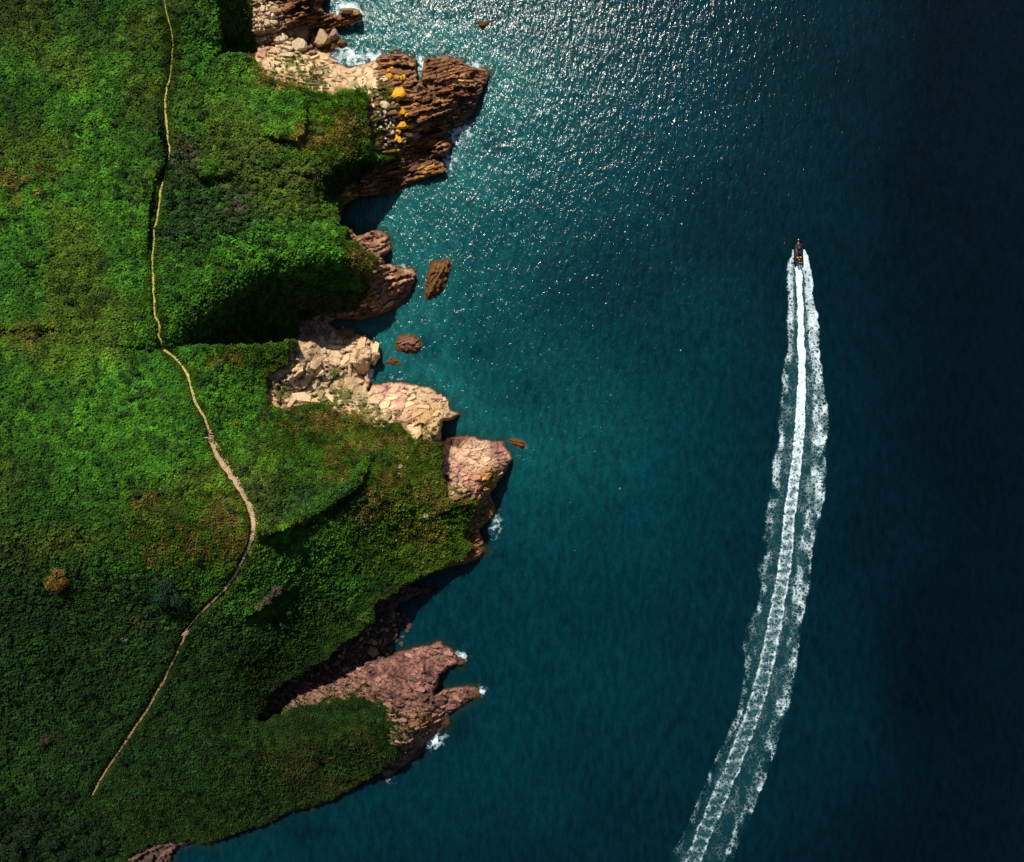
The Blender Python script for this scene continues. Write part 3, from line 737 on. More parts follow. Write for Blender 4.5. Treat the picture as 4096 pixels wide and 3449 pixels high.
short_w = lambda u, v: np.clip(blob(u, v, SHORT) * 1.5 + .9 * np.exp(-np.maximum(sample(sd_veg, u, v), 0) / 26) + .5 * (pn(u, v, 90, 401) - .5), 0, 1)
gorse_w = lambda u, v: np.clip(blob(u, v, GORSE_B) * 1.7 + .6 * (pn(u, v, 60, 405) - .6), 0, 1) * (1 - .7 * blob(u, v, [(1080,800,80,60)]))
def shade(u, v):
    """weight of the shade painted into the plant tints, growing to the south and lower left"""
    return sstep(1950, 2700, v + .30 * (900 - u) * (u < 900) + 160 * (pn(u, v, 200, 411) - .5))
def tints(u, v, kind):
    a = pn(u, v, 55, 421); b = pn(u, v, 16, 431, 2); dry = np.clip((blob(u, v, DRY) * 1.1 + .35 * np.exp(-np.maximum(sample(sd_veg, u, v), 0) / 22) * (v < 2500)) * np.clip(2.2 * (.55 * a + .45 * pn(u, v, 24, 427)) - .45, 0, 1.3) + .25 * (a - .6), 0, 1)
    if kind == 'gorse':
        t = mix(GORSE * np.ones((len(u), 1)), FERN2 * .6, sstep(.4, .9, b))
        t = mix(t, GREY, np.clip(blob(u, v, [(960,820,60,50),(760,620,60,60),(1080,2390,80,50),(1240,700,50,30)]) * 1.1 * (b > .45), 0, 1) * .8)
        t = mix(t, FERN * 1.15, np.clip(blob(u, v, [(850,675,42)]) * 1.8, 0, 1))
    else:
        t = mix(FERN * np.ones((len(u), 1)), FERN2, sstep(.35, .8, a))
        if kind == 'grass': t = mix(t, TURF, np.full(len(u), .55))
        t = mix(t, OLIVE, sstep(.1, .5, dry)); t = mix(t, STRAW, sstep(.45, 1.0, dry * (.45 + .9 * b)) * .75)
    t = mix(t, OLIVE, .45 * sstep(.45, .85, pn(u, v, 330, 473, 3)) * (v < 2300))
    t = t * (.72 + .6 * pn(u, v, 300, 471, 3) + .38 * blob(u, v, [(1080,980,260,170),(620,1560,330,170),(1250,480,200,100),(1680,2130,180,110)]))[:, None]
    t = t * (1 - .45 * blob(u, v, [(60,20,480,230),(-40,1950,260,420),(80,450,160,200)]))[:, None]  # top left and left edge dimmed: shade painted into the tint
    t = mix(t, SHADE_G * (1.0 if kind != 'gorse' else .6), shade(u, v) * .85)  # painted shade over the south slope, mixed into the plant colour
    t = mix(t, OLIVE * .8, np.clip(blob(u, v, [(250,2160,170,70),(60,1330,160,45)]) - .3 * b, 0, 1) * .7)
    t = mix(t, c(.03, .04, .010), np.clip(blob(u, v, [(1150,1240,240,120),(1420,720,110,70),(950,110,80,110),(1330,1200,160,60)]) * 1.6, 0, 1) * .75)   # darker, browner green on the gully slopes
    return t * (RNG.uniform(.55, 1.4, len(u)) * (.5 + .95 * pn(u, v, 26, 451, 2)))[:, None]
def plant_stuff(name, coll, u, v, kind, smin, smax, label, cat_, tilt=.35):
    x, y, z = ground(u, v)
    n = len(u)
    s = RNG.uniform(smin, smax, n)
    rotv = np.c_[RNG.uniform(-tilt, tilt, n), RNG.uniform(-tilt, tilt, n), RNG.uniform(0, 6.283, n)]
    me = bpy.data.meshes.new(name); me.vertices.add(n); me.vertices.foreach_set('co', np.c_[x, y, z - .05].astype(np.float32).ravel())
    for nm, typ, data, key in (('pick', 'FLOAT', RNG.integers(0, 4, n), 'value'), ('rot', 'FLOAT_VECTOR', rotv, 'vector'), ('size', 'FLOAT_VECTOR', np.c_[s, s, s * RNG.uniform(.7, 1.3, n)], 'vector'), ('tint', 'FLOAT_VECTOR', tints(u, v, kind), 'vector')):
        at = me.attributes.new(nm, typ, 'POINT'); at.data.foreach_set(key, np.asarray(data, np.float32).ravel())
    me.update()
    o = link(name, me); md = o.modifiers.new('plants', 'NODES'); md.node_group = scatter_tree(coll)
    tag(o, label, cat_, kind='stuff'); print(name, n)
u, v = plant_points(290000, lambda u, v: (1 - .85 * short_w(u, v)) * (1 - .9 * gorse_w(u, v)) * np.clip(.45 + 1.6 * (pn(u, v, 20, 461, 2) - .3), .12, 1), 17)
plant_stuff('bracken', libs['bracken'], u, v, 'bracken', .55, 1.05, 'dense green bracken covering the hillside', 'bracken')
u, v = plant_points(260000, lambda u, v: np.clip(short_w(u, v) * 1.1, 0, 1) * (1 - .8 * gorse_w(u, v)), 10)
ue, ve = plant_points(420000, lambda u, v: ((np.abs(sample(d_path, u, v) - 20) < 14) | (sample(sd_veg, u, v) < 14)) * 1.0, 8)
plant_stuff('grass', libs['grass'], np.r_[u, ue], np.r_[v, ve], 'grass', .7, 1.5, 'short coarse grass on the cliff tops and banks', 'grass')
u, v = plant_points(60000, lambda u, v: gorse_w(u, v), 16)
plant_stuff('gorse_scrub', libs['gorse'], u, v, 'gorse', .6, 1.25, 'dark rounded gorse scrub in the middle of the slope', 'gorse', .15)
# grass tufts growing on the rock ledges
u = RNG.uniform(1000, 1960, 90000); v = RNG.uniform(200, 3050, 90000)
gm = np.zeros(len(u))
for (mu, mv, mr) in [(1290,1625,50),(1370,1600,40),(1440,1640,40),(1500,1690,45),(1560,1690,35),(1180,270,60),(1250,325,60),(1540,390,45),(1510,500,50),(1500,590,55),(1440,365,35),(1130,1560,25),(1580,2950,60),(1560,2880,50),(1300,2800,60),(1420,2775,50),(1530,2830,50),(1180,2820,50),(1340,1500,18),(1840,1960,20),(1720,1725,30),(1100,285,50)]:
    gm = np.maximum(gm, np.exp(-((u - mu) ** 2 + (v - mv) ** 2) / mr ** 2))
ok = (sample(sd_veg, u, v) < 0) & (sample(sd_land, u, v) > 15) & (RNG.random(len(u)) < .8 * gm * (vnoise(u / 14, v / 14, 440) > .42))
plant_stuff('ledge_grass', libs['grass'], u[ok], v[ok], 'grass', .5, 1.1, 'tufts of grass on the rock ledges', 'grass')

# ------------------------------------------------------------------ loose stones
def stone_mesh(seed, flat=.7, planes=9, sub=2, squared=0.0):
    r = random.Random(seed); bm = bmesh.new(); bmesh.ops.create_icosphere(bm, subdivisions=sub, radius=1.0)
    cuts = []
    for _ in range(planes):
        d = Vector((r.gauss(0, 1), r.gauss(0, 1), r.gauss(0, .8))).normalized(); cuts.append((d, r.uniform(.55, .85)))
    cuts.append((Vector((r.uniform(-.25, .25), r.uniform(-.25, .25), 1)).normalized(), r.uniform(.5, .7)))
    for vtx in bm.verts:
        for d, k in cuts:
            e = vtx.co.dot(d) - k
            if e > 0: vtx.co -= d * e
        vtx.co += Vector((r.gauss(0, .018), r.gauss(0, .018), r.gauss(0, .018)))
    xs = [vt.co for vt in bm.verts]
    ex = [max(abs(min(p_[i] for p_ in xs)), max(p_[i] for p_ in xs)) for i in range(3)]
    for vtx in bm.verts:
        vtx.co = Vector((vtx.co.x / ex[0] * .5, vtx.co.y / ex[1] * .5, vtx.co.z / ex[2] * .5))
    me = bpy.data.meshes.new('boulder'); bm.to_mesh(me); bm.free(); me.materials.append(M_STONE); return me
STONES = [stone_mesh(s, planes=7 + s % 5) for s in range(10)]
PEBBLES = [stone_mesh(50 + s, planes=7, sub=1) for s in range(8)]
stone_count = [0]
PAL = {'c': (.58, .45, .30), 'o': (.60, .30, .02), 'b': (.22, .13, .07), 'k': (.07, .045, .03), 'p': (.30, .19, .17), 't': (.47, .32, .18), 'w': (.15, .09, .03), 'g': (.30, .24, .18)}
def stone(u, v, w, h, colour, label, group=None, name='boulder', rz=None, small=False, cat_='boulder', high=.8, sink=.3):
    """a boulder w by h photograph pixels, resting at pixel (u, v)"""
    x, y, z = (float(t) for t in ground(u, v))
    k = (H - z) / H / PPM
    me = random.choice(PEBBLES if small else STONES)
    o = bpy.data.objects.new(name, me); COL.objects.link(o)
    hh = max(min(w, h) * k * high, .25)
    o.scale = (w * k * 1.2, h * k * 1.2, hh * 1.4)
    z0 = max(z, -.2) if z < .4 else z
    o.location = (x, y, z0 + hh * (.5 - sink))
    o.rotation_euler = (random.uniform(-.15, .15), random.uniform(-.15, .15), random.uniform(-.25, .25) if rz is None else rz)
    f = random.uniform(.82, 1.12); b = PAL[colour]
    o.color = (b[0] * f, b[1] * f, b[2] * f, 1)
    tag(o, label, cat_, group); stone_count[0] += 1
    return o
A = lambda x, y: (960 + x * .2482, y * .2482)
B = lambda x, y: (1440 + x * .2947, 200 + y * .2947)
C3 = lambda x, y: (1050 + x * .4367, 1280 + y * .4367)
named = [
 (A, .2482, 985, 545, 220, 230, 'b', 'large dark brown pointed boulder in the shadow of the layered reef'),
 (A, .2482, 970, 745, 225, 190, 'c', 'largest pale cream boulder, squarish, below the dark brown boulder'),
 (A, .2482, 1345, 650, 240, 250, 't', 'large tan boulder with parallel grooves beside the water'),
 (A, .2482, 1275, 580, 75, 120, 't', 'tall narrow tan stone leaning on the grooved tan boulder'),
 (A, .2482, 1520, 590, 160, 160, 'p', 'purplish weed-topped boulder nearest the white surf'),
 (A, .2482, 800, 795, 140, 95, 'c', 'flat cream stone touching the left foot of the squarish cream boulder'),
 (A, .2482, 760, 705, 150, 75, 'c', 'long low cream stone upper left of the squarish cream boulder'),
 (A, .2482, 690, 610, 110, 130, 'c', 'upright cream stone left of the dark brown boulder'),
 (A, .2482, 825, 535, 100, 80, 'p', 'pinkish rounded stone touching the upper left of the dark brown boulder'),
 (A, .2482, 780, 905, 200, 100, 'c', 'broad cream slab lying below the flat cream stones'),
 (A, .2482, 565, 170, 120, 110, 't', 'rounded honey coloured boulder beside the brown reef, largest of the pale fan'),
 (A, .2482, 375, 155, 90, 110, 'c', 'upright cream boulder with a yellow top in the pale fan'),
 (A, .2482, 435, 375, 105, 95, 'c', 'pale boulder at the foot of the pale fan, left of its twin'),
 (A, .2482, 555, 360, 110, 80, 'c', 'pale flat boulder at the foot of the fan against the reef'),
 (B, .2947, 525, 620, 175, 160, 'o', 'largest orange lichen boulder, lying alone on the layered headland'),
 (B, .2947, 570, 1040, 155, 95, 'o', 'wide orange boulder at the lower end of the stone scree'),
 (B, .2947, 345, 765, 110, 110, 'c', 'large cream block at the head of the stone scree'),
 (B, .2947, 440, 745, 80, 95, 't', 'orange tinted block right of the large cream block on the scree'),
 (B, .2947, 505, 765, 50, 80, 'p', 'greyish pink upright stone under the largest orange boulder'),
 (B, .2947, 590, 845, 78, 75, 'o', 'angular orange boulder at the right edge of the scree'),
 (C3, .4367, 655, 140, 68, 75, 't', 'tan boulder at the mouth of the shaded gully, highest of its group'),
 (C3, .4367, 790, 125, 130, 85, 'w', 'brown weedy boulder at the water edge beside the tan boulder'),
 (C3, .4367, 715, 200, 82, 55, 't', 'tan boulder below the tan and weedy pair above the cream cliff'),
 (C3, .4367, 770, 195, 68, 62, 'b', 'brown boulder tucked beside the weedy boulder above the cream cliff'),
 (C3, .4367, 645, 250, 78, 50, 'c', 'white angular slab stone on top of the cream cliff'),
 (C3, .4367, 562, 300, 48, 60, 'c', 'upright pale stone at the head of the dark cleft in the cream cliff'),
]
for fn, s, x, y, w, h, col_, lab in named:
    u, v = fn(x, y); stone(u, v, w * s, h * s, col_, lab)
NAMES = {'c': 'pale cream', 'o': 'orange', 'b': 'brown', 'k': 'blackish', 'p': 'purplish', 't': 'tan', 'w': 'weedy brown', 'g': 'grey'}
fan = [(270,95,60,40),(250,190,110,60),(535,270,80,80),(330,420,60,60),(320,460,60,90),(390,290,70,60),(460,230,50,60),(320,330,70,60),(270,330,50,50),(240,260,50,50),(330,260,50,40),(360,335,50,50),(300,380,40,40),(230,130,60,40),(480,180,30,120),(370,420,50,50),(280,480,40,40),(220,500,60,40),(380,480,40,40),(470,300,40,50),(300,150,50,50),(440,160,40,60),(470,100,60,40),(310,215,50,40),(420,330,40,40),(500,410,50,35),(520,60,70,40),(480,40,60,40),(420,60,50,40),(350,60,40,30)]
for x, y, w, h in fan:
    stone(*A(x, y), w * .2482, h * .2482, (kk_ := random.choice('cccct')), {'c': 'small pale cream stone in the boulder fan under the dark gully', 't': 'small honey tan stone in the boulder fan under the dark gully'}[kk_], 'pale stones of the boulder fan')
heap = [(755,615,60,80,'c'),(845,640,80,80,'b'),(600,640,100,120,'c'),(605,745,70,50,'c'),(690,760,80,80,'c'),(700,545,80,60,'c'),(640,700,60,50,'c'),(520,650,120,50,'b'),(1200,650,80,150,'b'),(1180,560,60,60,'k'),(1130,560,70,120,'k'),(900,900,60,40,'t'),(760,500,50,30,'c'),(930,655,60,30,'c'),(400,620,50,40,'c'),(360,640,60,40,'c'),(1140,760,80,80,'b'),(1170,860,110,70,'p'),(1640,700,140,80,'w'),(560,850,60,50,'c'),(560,580,60,60,'t'),(660,830,50,40,'p')]
for x, y, w, h, k in heap:
    stone(*A(x, y), w * .2482, h * .2482, k, f'smaller {NAMES[k]} stone in the heap between the reef and the cream slope', 'stones in the heap below the reef')
scree = [(410,365,55,70,'o'),(365,365,40,60,'o'),(510,375,70,60,'o'),(560,380,45,70,'o'),(597,375,40,75,'o'),(390,290,45,45,'o'),(280,262,35,30,'o'),(345,412,75,50,'c'),(290,400,50,30,'c'),(330,370,40,40,'c'),(435,250,40,30,'o')]
for x, y, w, h, k in scree:
    stone(*B(x, y), w * .2947, h * .2947, k, f'{NAMES[k]} stone in the short row of stones near the sea channel', 'row of stones on the headland')
scree2 = [(460,830,55,45,'c'),(520,850,45,45,'c'),(640,895,60,50,'o'),(560,915,45,50,'o'),(535,940,45,40,'o'),(345,950,60,60,'c'),(325,900,40,40,'c'),(410,1000,45,60,'c'),(445,945,70,50,'c'),(190,1015,60,45,'c'),(275,1050,65,50,'c'),(355,1080,45,35,'c'),(380,1040,40,50,'c'),(345,1010,40,40,'c'),(290,965,35,35,'c'),(215,970,50,40,'c'),(225,795,50,40,'t'),(185,760,30,50,'c'),(340,855,50,50,'c'),(690,1040,70,60,'o'),(500,1050,70,60,'p'),(515,1120,80,60,'o'),(365,1150,70,45,'c'),(435,1120,60,50,'c'),(410,1110,40,40,'c'),(495,1205,60,75,'o'),(545,1225,60,80,'o'),(600,1235,60,60,'t'),(610,1290,40,50,'o'),(485,1300,40,60,'c'),(340,1210,40,30,'c'),(405,1285,40,25,'c'),(355,1290,50,40,'p'),(525,1355,40,35,'o'),(480,1370,90,30,'o'),(235,1080,25,25,'c'),(290,1085,25,22,'c'),(560,985,40,30,'o'),(685,940,40,30,'o'),(440,800,50,40,'t'),(500,700,50,30,'o'),(400,930,40,30,'c'),(480,980,40,35,'t'),(450,1030,40,40,'t'),(250,850,40,35,'c'),(270,900,40,40,'c'),(150,690,50,80,'c'),(390,870,35,35,'c'),(600,960,40,35,'c')]
for x, y, w, h, k in scree2:
    stone(*B(x, y), w * .2947, h * .2947, k, f'small {NAMES[k]} stone of the scree below the grass edge of the headland', 'stones of the headland scree')
for x, y, w, h, k in [(640,200,65,40,'c'),(705,243,60,30,'c'),(590,370,32,30,'c'),(575,335,30,25,'c'),(570,270,30,30,'c'),(600,225,30,25,'p'),(610,165,40,30,'p'),(700,130,40,30,'p')]:
    stone(*C3(x, y), w * .4367, h * .4367, k, f'small {NAMES[k]} stone among the tan boulders above the cream cliff', 'small stones above the cream cliff')
def rubble(n, poly, wmin, wmax, cols, label, group, small=True, sink=.3):
    P_ = np.array(poly); lo, hi = P_.min(0), P_.max(0); got = []
    t = 0
    while len(got) < n and t < 6000:
        t += 1
        u = random.uniform(lo[0], hi[0]); v = random.uniform(lo[1], hi[1]); w = random.uniform(wmin, wmax) * (1.6 if random.random() < .12 else 1)
        if not poly_inside(poly, np.array([u]), np.array([v]))[0, 0]: continue
        if any((u - a) ** 2 + (v - b) ** 2 < (.42 * (w + c_)) ** 2 for a, b, c_ in got): continue
        got.append((u, v, w)); kc = random.choice(cols); stone(u, v, w, w * random.uniform(.6, 1.0), kc, label.replace('COLOUR', NAMES[kc]), group, small=small, rz=random.uniform(0, 6.28), sink=sink)
rubble(55, [(1205,1285),(1260,1275),(1300,1300),(1330,1345),(1290,1372),(1230,1368),(1200,1345)], 9, 17, 'ppbp', 'COLOUR stone of the rubble filling the shaded gully mouth', 'rubble in the gully mouth')
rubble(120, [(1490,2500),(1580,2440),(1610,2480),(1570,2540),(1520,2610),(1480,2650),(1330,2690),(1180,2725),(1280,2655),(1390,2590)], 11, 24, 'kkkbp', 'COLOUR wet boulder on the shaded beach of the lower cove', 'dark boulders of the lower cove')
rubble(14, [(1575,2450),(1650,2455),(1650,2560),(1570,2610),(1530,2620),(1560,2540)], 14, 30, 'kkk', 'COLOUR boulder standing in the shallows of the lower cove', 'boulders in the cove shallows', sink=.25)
rubble(12, [(600,3385),(690,3385),(680,3449),(560,3449)], 12, 22, 'kkk', 'COLOUR rock on the small beach at the bottom edge', 'rocks at the bottom edge')
for u, v, w in [(1597,1893,13),(1558,1905,9),(1600,1868,22),(1630,1830,12),(1528,2200,16),(1580,2160,18),(1555,2185,14),(1850,2152,14),(1560,2065,11),(1700,2060,26),(1735,2050,18),(1690,2075,14),(1500,2180,12),(1110,820,8)]:
    stone(u, v, w, w * .7, 'g', 'pale grey stone lying in the grass of the middle headland', 'stones in the headland grass', sink=.12)

# ------------------------------------------------------------------ loose slabs of the cliffs (parts of each outcrop)
def slab_mesh(seed):
    r = random.Random(900 + seed)
    top = [(-.5 + r.uniform(0, .22), -.5 + r.uniform(0, .25)), (.5 - r.uniform(0, .3), -.5 + r.uniform(0, .2)), (.5, .5 - r.uniform(0, .5)), (-.15 + r.uniform(-.25, .3), .5), (-.5, .15 + r.uniform(-.25, .3))]
    if seed % 3 == 0: top.pop(3)
    n = len(top); vv = [(x * .93, y * .9, .5 + r.uniform(-.12, .12)) for x, y in top] + [(x * 1.05, y * 1.1, -.5) for x, y in top] + [(r.uniform(-.1, .1), r.uniform(-.1, .1), .55 + r.uniform(-.1, .1))]
    ff = [(k, (k + 1) % n, 2 * n) for k in range(n)] + [(k, k + n, (k + 1) % n) for k in range(n)] + [((k + 1) % n, k + n, (k + 1) % n + n) for k in range(n)]
    me = mesh_np('slab', vv, np.array([(a, b, c__) for a, b, c__ in ff])[:, ::1], False); me.materials.append(M_STONE)
    bm = bmesh.new(); bm.from_mesh(me); bmesh.ops.recalc_face_normals(bm, faces=bm.faces); bm.to_mesh(me); bm.free()
    return me
SLABS = [slab_mesh(s) for s in range(10)]
gzx = np.gradient(Z, axis=1) / (G / PPM); gzy = -np.gradient(Z, axis=0) / (G / PPM)
def slabs(k, n, angle, lmin, lmax, aspect, thick, sink=.55, spread=7):
    msk = (REG == k) & (sd_land > 10) & (sd_veg < -6) & (Z > .4)
    jj, ii = np.nonzero(msk)
    if not len(jj): return
    pick = RNG.choice(len(jj), min(n, len(jj)), replace=False)
    for q in pick:
        j, i = jj[q], ii[q]; u, v = US[i] + RNG.uniform(-2, 2), VS[j] + RNG.uniform(-2, 2)
        x, y, z = (float(t) for t in ground(u, v))
        L = RNG.uniform(lmin, lmax); w = L * RNG.uniform(*aspect); th = thick * RNG.uniform(.6, 1.4)
        o = bpy.data.objects.new('slab', SLABS[RNG.integers(0, 10)]); COL.objects.link(o); o.parent = cliffs[k]
        gx_ = float(np.clip(soft_gx[j, i], -1.2, 1.2)); gy_ = float(np.clip(soft_gy[j, i], -1.2, 1.2))
        nn = Vector((-gx_, -gy_, 1)).normalized()
        qn = Vector((0, 0, 1)).rotation_difference(nn)
        o.rotation_mode = 'QUATERNION'
        o.rotation_quaternion = qn @ Euler((RNG.normal(0, .08), RNG.normal(0, .06), math.radians(angle + RNG.normal(0, spread)))).to_quaternion()
        o.scale = (L, w, th * 1.6); o.location = Vector((x, y, z)) + nn * (th * (.5 - sink))
        cc = RC[j, i] * RNG.uniform(.85, 1.2); o.color = (float(cc[0]), float(cc[1]), float(cc[2]), 1)
soft_gx, soft_gy = soft(gzx, 8), soft(gzy, 8)
slabs(0, 80, 14, 1.2, 4.2, (.18, .4), .5); slabs(1, 45, 25, 1.2, 3.4, (.3, .6), .45); slabs(2, 230, 16, 1.0, 4.6, (.16, .38), .5)
slabs(3, 70, 28, .9, 2.6, (.3, .6), .5); slabs(4, 40, 66, 1.6, 5.2, (.35, .8), .7, .72, 30); slabs(5, 40, 50, 1.6, 5.2, (.35, .8), .7, .72, 35)
slabs(6, 45, 22, 1.2, 3.6, (.3, .7), .6, .7, 25); slabs(7, 50, 30, .8, 2.2, (.35, .7), .5); slabs(8, 50, 20, .8, 2.0, (.4, .8), .5)
slabs(9, 150, -14, .9, 3.0, (.25, .5), .45); slabs(11, 14, 80, .8, 2.2, (.3, .6), .4); slabs(10, 40, 20, .7, 2.0, (.4, .8), .4)
print('stones', stone_count[0])

# ------------------------------------------------------------------ rocks standing in the sea
def sea_rock(poly, height, angle, col_a, col_b, label):
    P_ = np.array(poly, float); lo = P_.min(0) - 20; hi = P_.max(0) + 20
    us = np.arange(lo[0], hi[0], 2.5); vs2 = np.arange(lo[1], hi[1], 2.5)
    u, v = np.meshgrid(us, vs2); x, y = (u - CU) / PPM, (CV - v) / PPM
    sd = poly_sdf([tuple(p_) for p_ in P_], us, vs2, 80) + 5 * fbm(x / 1.2, y / 1.2, 501, 3)
    ca, sa = math.cos(math.radians(angle)), math.sin(math.radians(angle)); a = x * ca + y * sa; n = -x * sa + y * ca
    ph = n / 1.15 + .8 * fbm(a / 4, n / 2, 511, 3); f = ph - np.floor(ph); lv = _hash(np.floor(ph), np.floor(a / 3.0), 5)
    z = height * sstep(-4, 34, sd) + (1.1 * (1 - f) * (.3 + .7 * lv) - .35) * sstep(-2, 12, sd) + .3 * fbm(x / .7, y / .7, 521, 3)
    z = np.where(sd < -2, -.25 + .05 * sd, z)
    px, py = to_world(u, v, z); nc_ = len(us); fm_ = fm(sd) > -16
    j, i = np.nonzero(fm_); b = j * nc_ + i; q = np.c_[b, b + nc_, b + nc_ + 1, b + 1]; used, inv = np.unique(q, return_inverse=True)
    t = np.clip(.5 + .8 * fbm(x / 1.5, y / 1.5, 531, 3), 0, 1); cc = mix(np.array(col_a) * np.ones(u.shape + (1,)), np.array(col_b), t); cc = mix(cc, WEED, 1 - sstep(.3, 1.0, z))
    me = mesh_np('sea_rock', np.c_[px.ravel(), py.ravel(), z.ravel()][used], inv.reshape(-1, 4), True, {'Col': ('FLOAT_COLOR', cc.reshape(-1, 3)[used])})
    return tag(link('sea_rock', me, M_ROCK), label, 'sea rock')
v2 = lambda L: [(900 + x * .6205, 850 + y * .6205) for x, y in L]
sea_rock(v2([(1320,310),(1460,300),(1455,360),(1420,480),(1360,540),(1285,570),(1290,470),(1310,370)]), 2.2, 70, BROWN * .9, WEED * 1.5, 'largest brown sea rock, long and pointed, off the small brown point')
sea_rock(v2([(1130,790),(1220,785),(1280,850),(1230,910),(1150,910),(1090,880),(1100,830)]), 2.0, 20, BROWN * 1.2, PURP, 'rounded brown sea rock in front of the cream cliff')
sea_rock(v2([(1035,960),(1080,935),(1145,970),(1140,985),(1060,982)]), 1.0, -10, BROWN, TAN, 'small low double rock between the cream cliff and the rounded sea rock')
sea_rock([(800 + x * .6205, y * .6205) for x, y in [(1745,148),(1800,135),(1895,128),(1870,150),(1820,182),(1790,160)]], 1.6, 15, BROWN * .8, WEED, 'thin dark rock awash in the sun glitter at the top')
sea_rock([(900 + x * .6205, 1500 + y * .6205) for x, y in [(1830,415),(1890,405),(1940,440),(1952,465),(1900,477),(1838,457)]], 1.3, -8, WEED * 1.3, BROWN, 'low brown rock with white wash off the pink cliff')
sea_rock([(1562,207),(1590,200),(1606,212),(1580,222)], .8, 10, BROWN, TAN, 'tiny brown rock at the top of the layered headland')

# ------------------------------------------------------------------ white water
def foam_mat(name, lace, white=.8):
    m, nt, p = mat(name)
    geo = node(nt, 'ShaderNodeNewGeometry'); at = node(nt, 'ShaderNodeAttribute', attribute_name='dens'); ar = node(nt, 'ShaderNodeAttribute', attribute_name='air')
    wn_ = noise_tex(nt, 1.3, 3, .6, geo.outputs['Position'])
    wv_ = node(nt, 'ShaderNodeVectorMath', operation='SCALE'); nt.links.new(wn_.outputs['Color'], wv_.inputs[0]); wv_.inputs['Scale'].default_value = 1.6
    av = node(nt, 'ShaderNodeVectorMath', operation='ADD'); nt.links.new(geo.outputs['Position'], av.inputs[0]); nt.links.new(wv_.outputs[0], av.inputs[1])
    vo = node(nt, 'ShaderNodeTexVoronoi', feature='DISTANCE_TO_EDGE'); vo.inputs['Scale'].default_value = lace; nt.links.new(av.outputs[0], vo.inputs['Vector'])
    vo2 = node(nt, 'ShaderNodeTexVoronoi', feature='DISTANCE_TO_EDGE'); vo2.inputs['Scale'].default_value = lace * 2.7; nt.links.new(av.outputs[0], vo2.inputs['Vector'])
    fine = noise_tex(nt, 3.0, 5, .75, geo.outputs['Position'])
    e1 = math_n(nt, 'SUBTRACT', 1.0, math_n(nt, 'MULTIPLY', vo.outputs['Distance'], 2.6)); e2 = math_n(nt, 'SUBTRACT', 1.0, math_n(nt, 'MULTIPLY', vo2.outputs['Distance'], 2.6))
    val = math_n(nt, 'ADD', math_n(nt, 'MULTIPLY', e1, .42), math_n(nt, 'ADD', math_n(nt, 'MULTIPLY', e2, .22), math_n(nt, 'MULTIPLY', fine.outputs[0], .55)))
    d = math_n(nt, 'SUBTRACT', math_n(nt, 'ADD', val, at.outputs['Fac']), 1.0)
    cov = math_n(nt, 'MULTIPLY', ramp(nt, d, 0.0, .55), math_n(nt, 'ADD', math_n(nt, 'MULTIPLY', at.outputs['Fac'], .7), .42), clamp=True)
    thin = math_n(nt, 'MULTIPLY', ar.outputs['Fac'], .75)
    alpha = math_n(nt, 'MAXIMUM', cov, thin, clamp=True)
    nt.links.new(mixcol(nt, (.012, .14, .16), (white * .78, white * .93, white), cov), p.inputs['Base Color'])
    nt.links.new(alpha, p.inputs['Alpha']); p.inputs['Roughness'].default_value = .7; p.inputs['Specular IOR Level'].default_value = .2
    bp = node(nt, 'ShaderNodeBump'); bp.inputs['Distance'].default_value = .14; nt.links.new(val, bp.inputs['Height']); nt.links.new(bp.outputs[0], p.inputs['Normal'])
    return m
M_WAKE = foam_mat('wake_foam', .95); M_SURF = foam_mat('surf_foam', .5, .75)
def band(name, rows_, dens_fn, air_fn, label, h=.18, step=3.0, cols=28, seed=601, soft_=3):
    R_ = np.array(rows_, float); vv = np.arange(R_[0, 0], R_[-1, 0], step)
    l = np.interp(vv, R_[:, 0], R_[:, 1]); r = np.interp(vv, R_[:, 0], R_[:, 2])
    wx = 10 * fbm(vv / 38, vv * 0, seed, 3); l = l - soft_ + wx * .6; r = r + soft_ + 7 * fbm(vv / 30, vv * 0 + 4, seed + 1, 3)
    t = np.linspace(0, 1, cols)[None]; u = l[:, None] + (r - l)[:, None] * t; v = np.repeat(vv[:, None], cols, 1)
    u = u + 2.0 * fbm(u / 12, v / 12, seed + 2, 2)
    dens = dens_fn(v, t * np.ones(u.shape), u); air = air_fn(v, t * np.ones(u.shape))
    x, y = (u - CU) / PPM, (CV - v) / PPM
    z = .10 + h * dens * (.6 + .8 * fbm(x / .9, y / .9, seed + 3, 3)) 
    aa = (np.arange(len(vv) - 1)[:, None] * cols + np.arange(cols - 1)[None])
    live = fm(np.maximum(dens, air * 1.2)) > .12
    aa = aa[live]; q = np.c_[aa, aa + cols, aa + cols + 1, aa + 1]; used, inv = np.unique(q, return_inverse=True)
    me = mesh_np(name, np.c_[x.ravel(), y.ravel(), z.ravel()][used], inv.reshape(-1, 4), True, {'dens': ('FLOAT', dens.ravel()[used]), 'air': ('FLOAT', air.ravel()[used])})
    return tag(link(name, me, M_WAKE), label, 'wake', kind='stuff')
cw = np.array([(1068, 15), (1110, 15), (1180, 11), (1300, 13), (1500, 16), (1700, 21), (2000, 25), (2200, 29), (2500, 34), (3000, 38), (3600, 42)], float)
cen = [(v_, wk_u(v_) - np.interp(v_, cw[:, 0], cw[:, 1]), wk_u(v_) + np.interp(v_, cw[:, 0], cw[:, 1])) for v_ in np.arange(1064, 3600, 20.)]
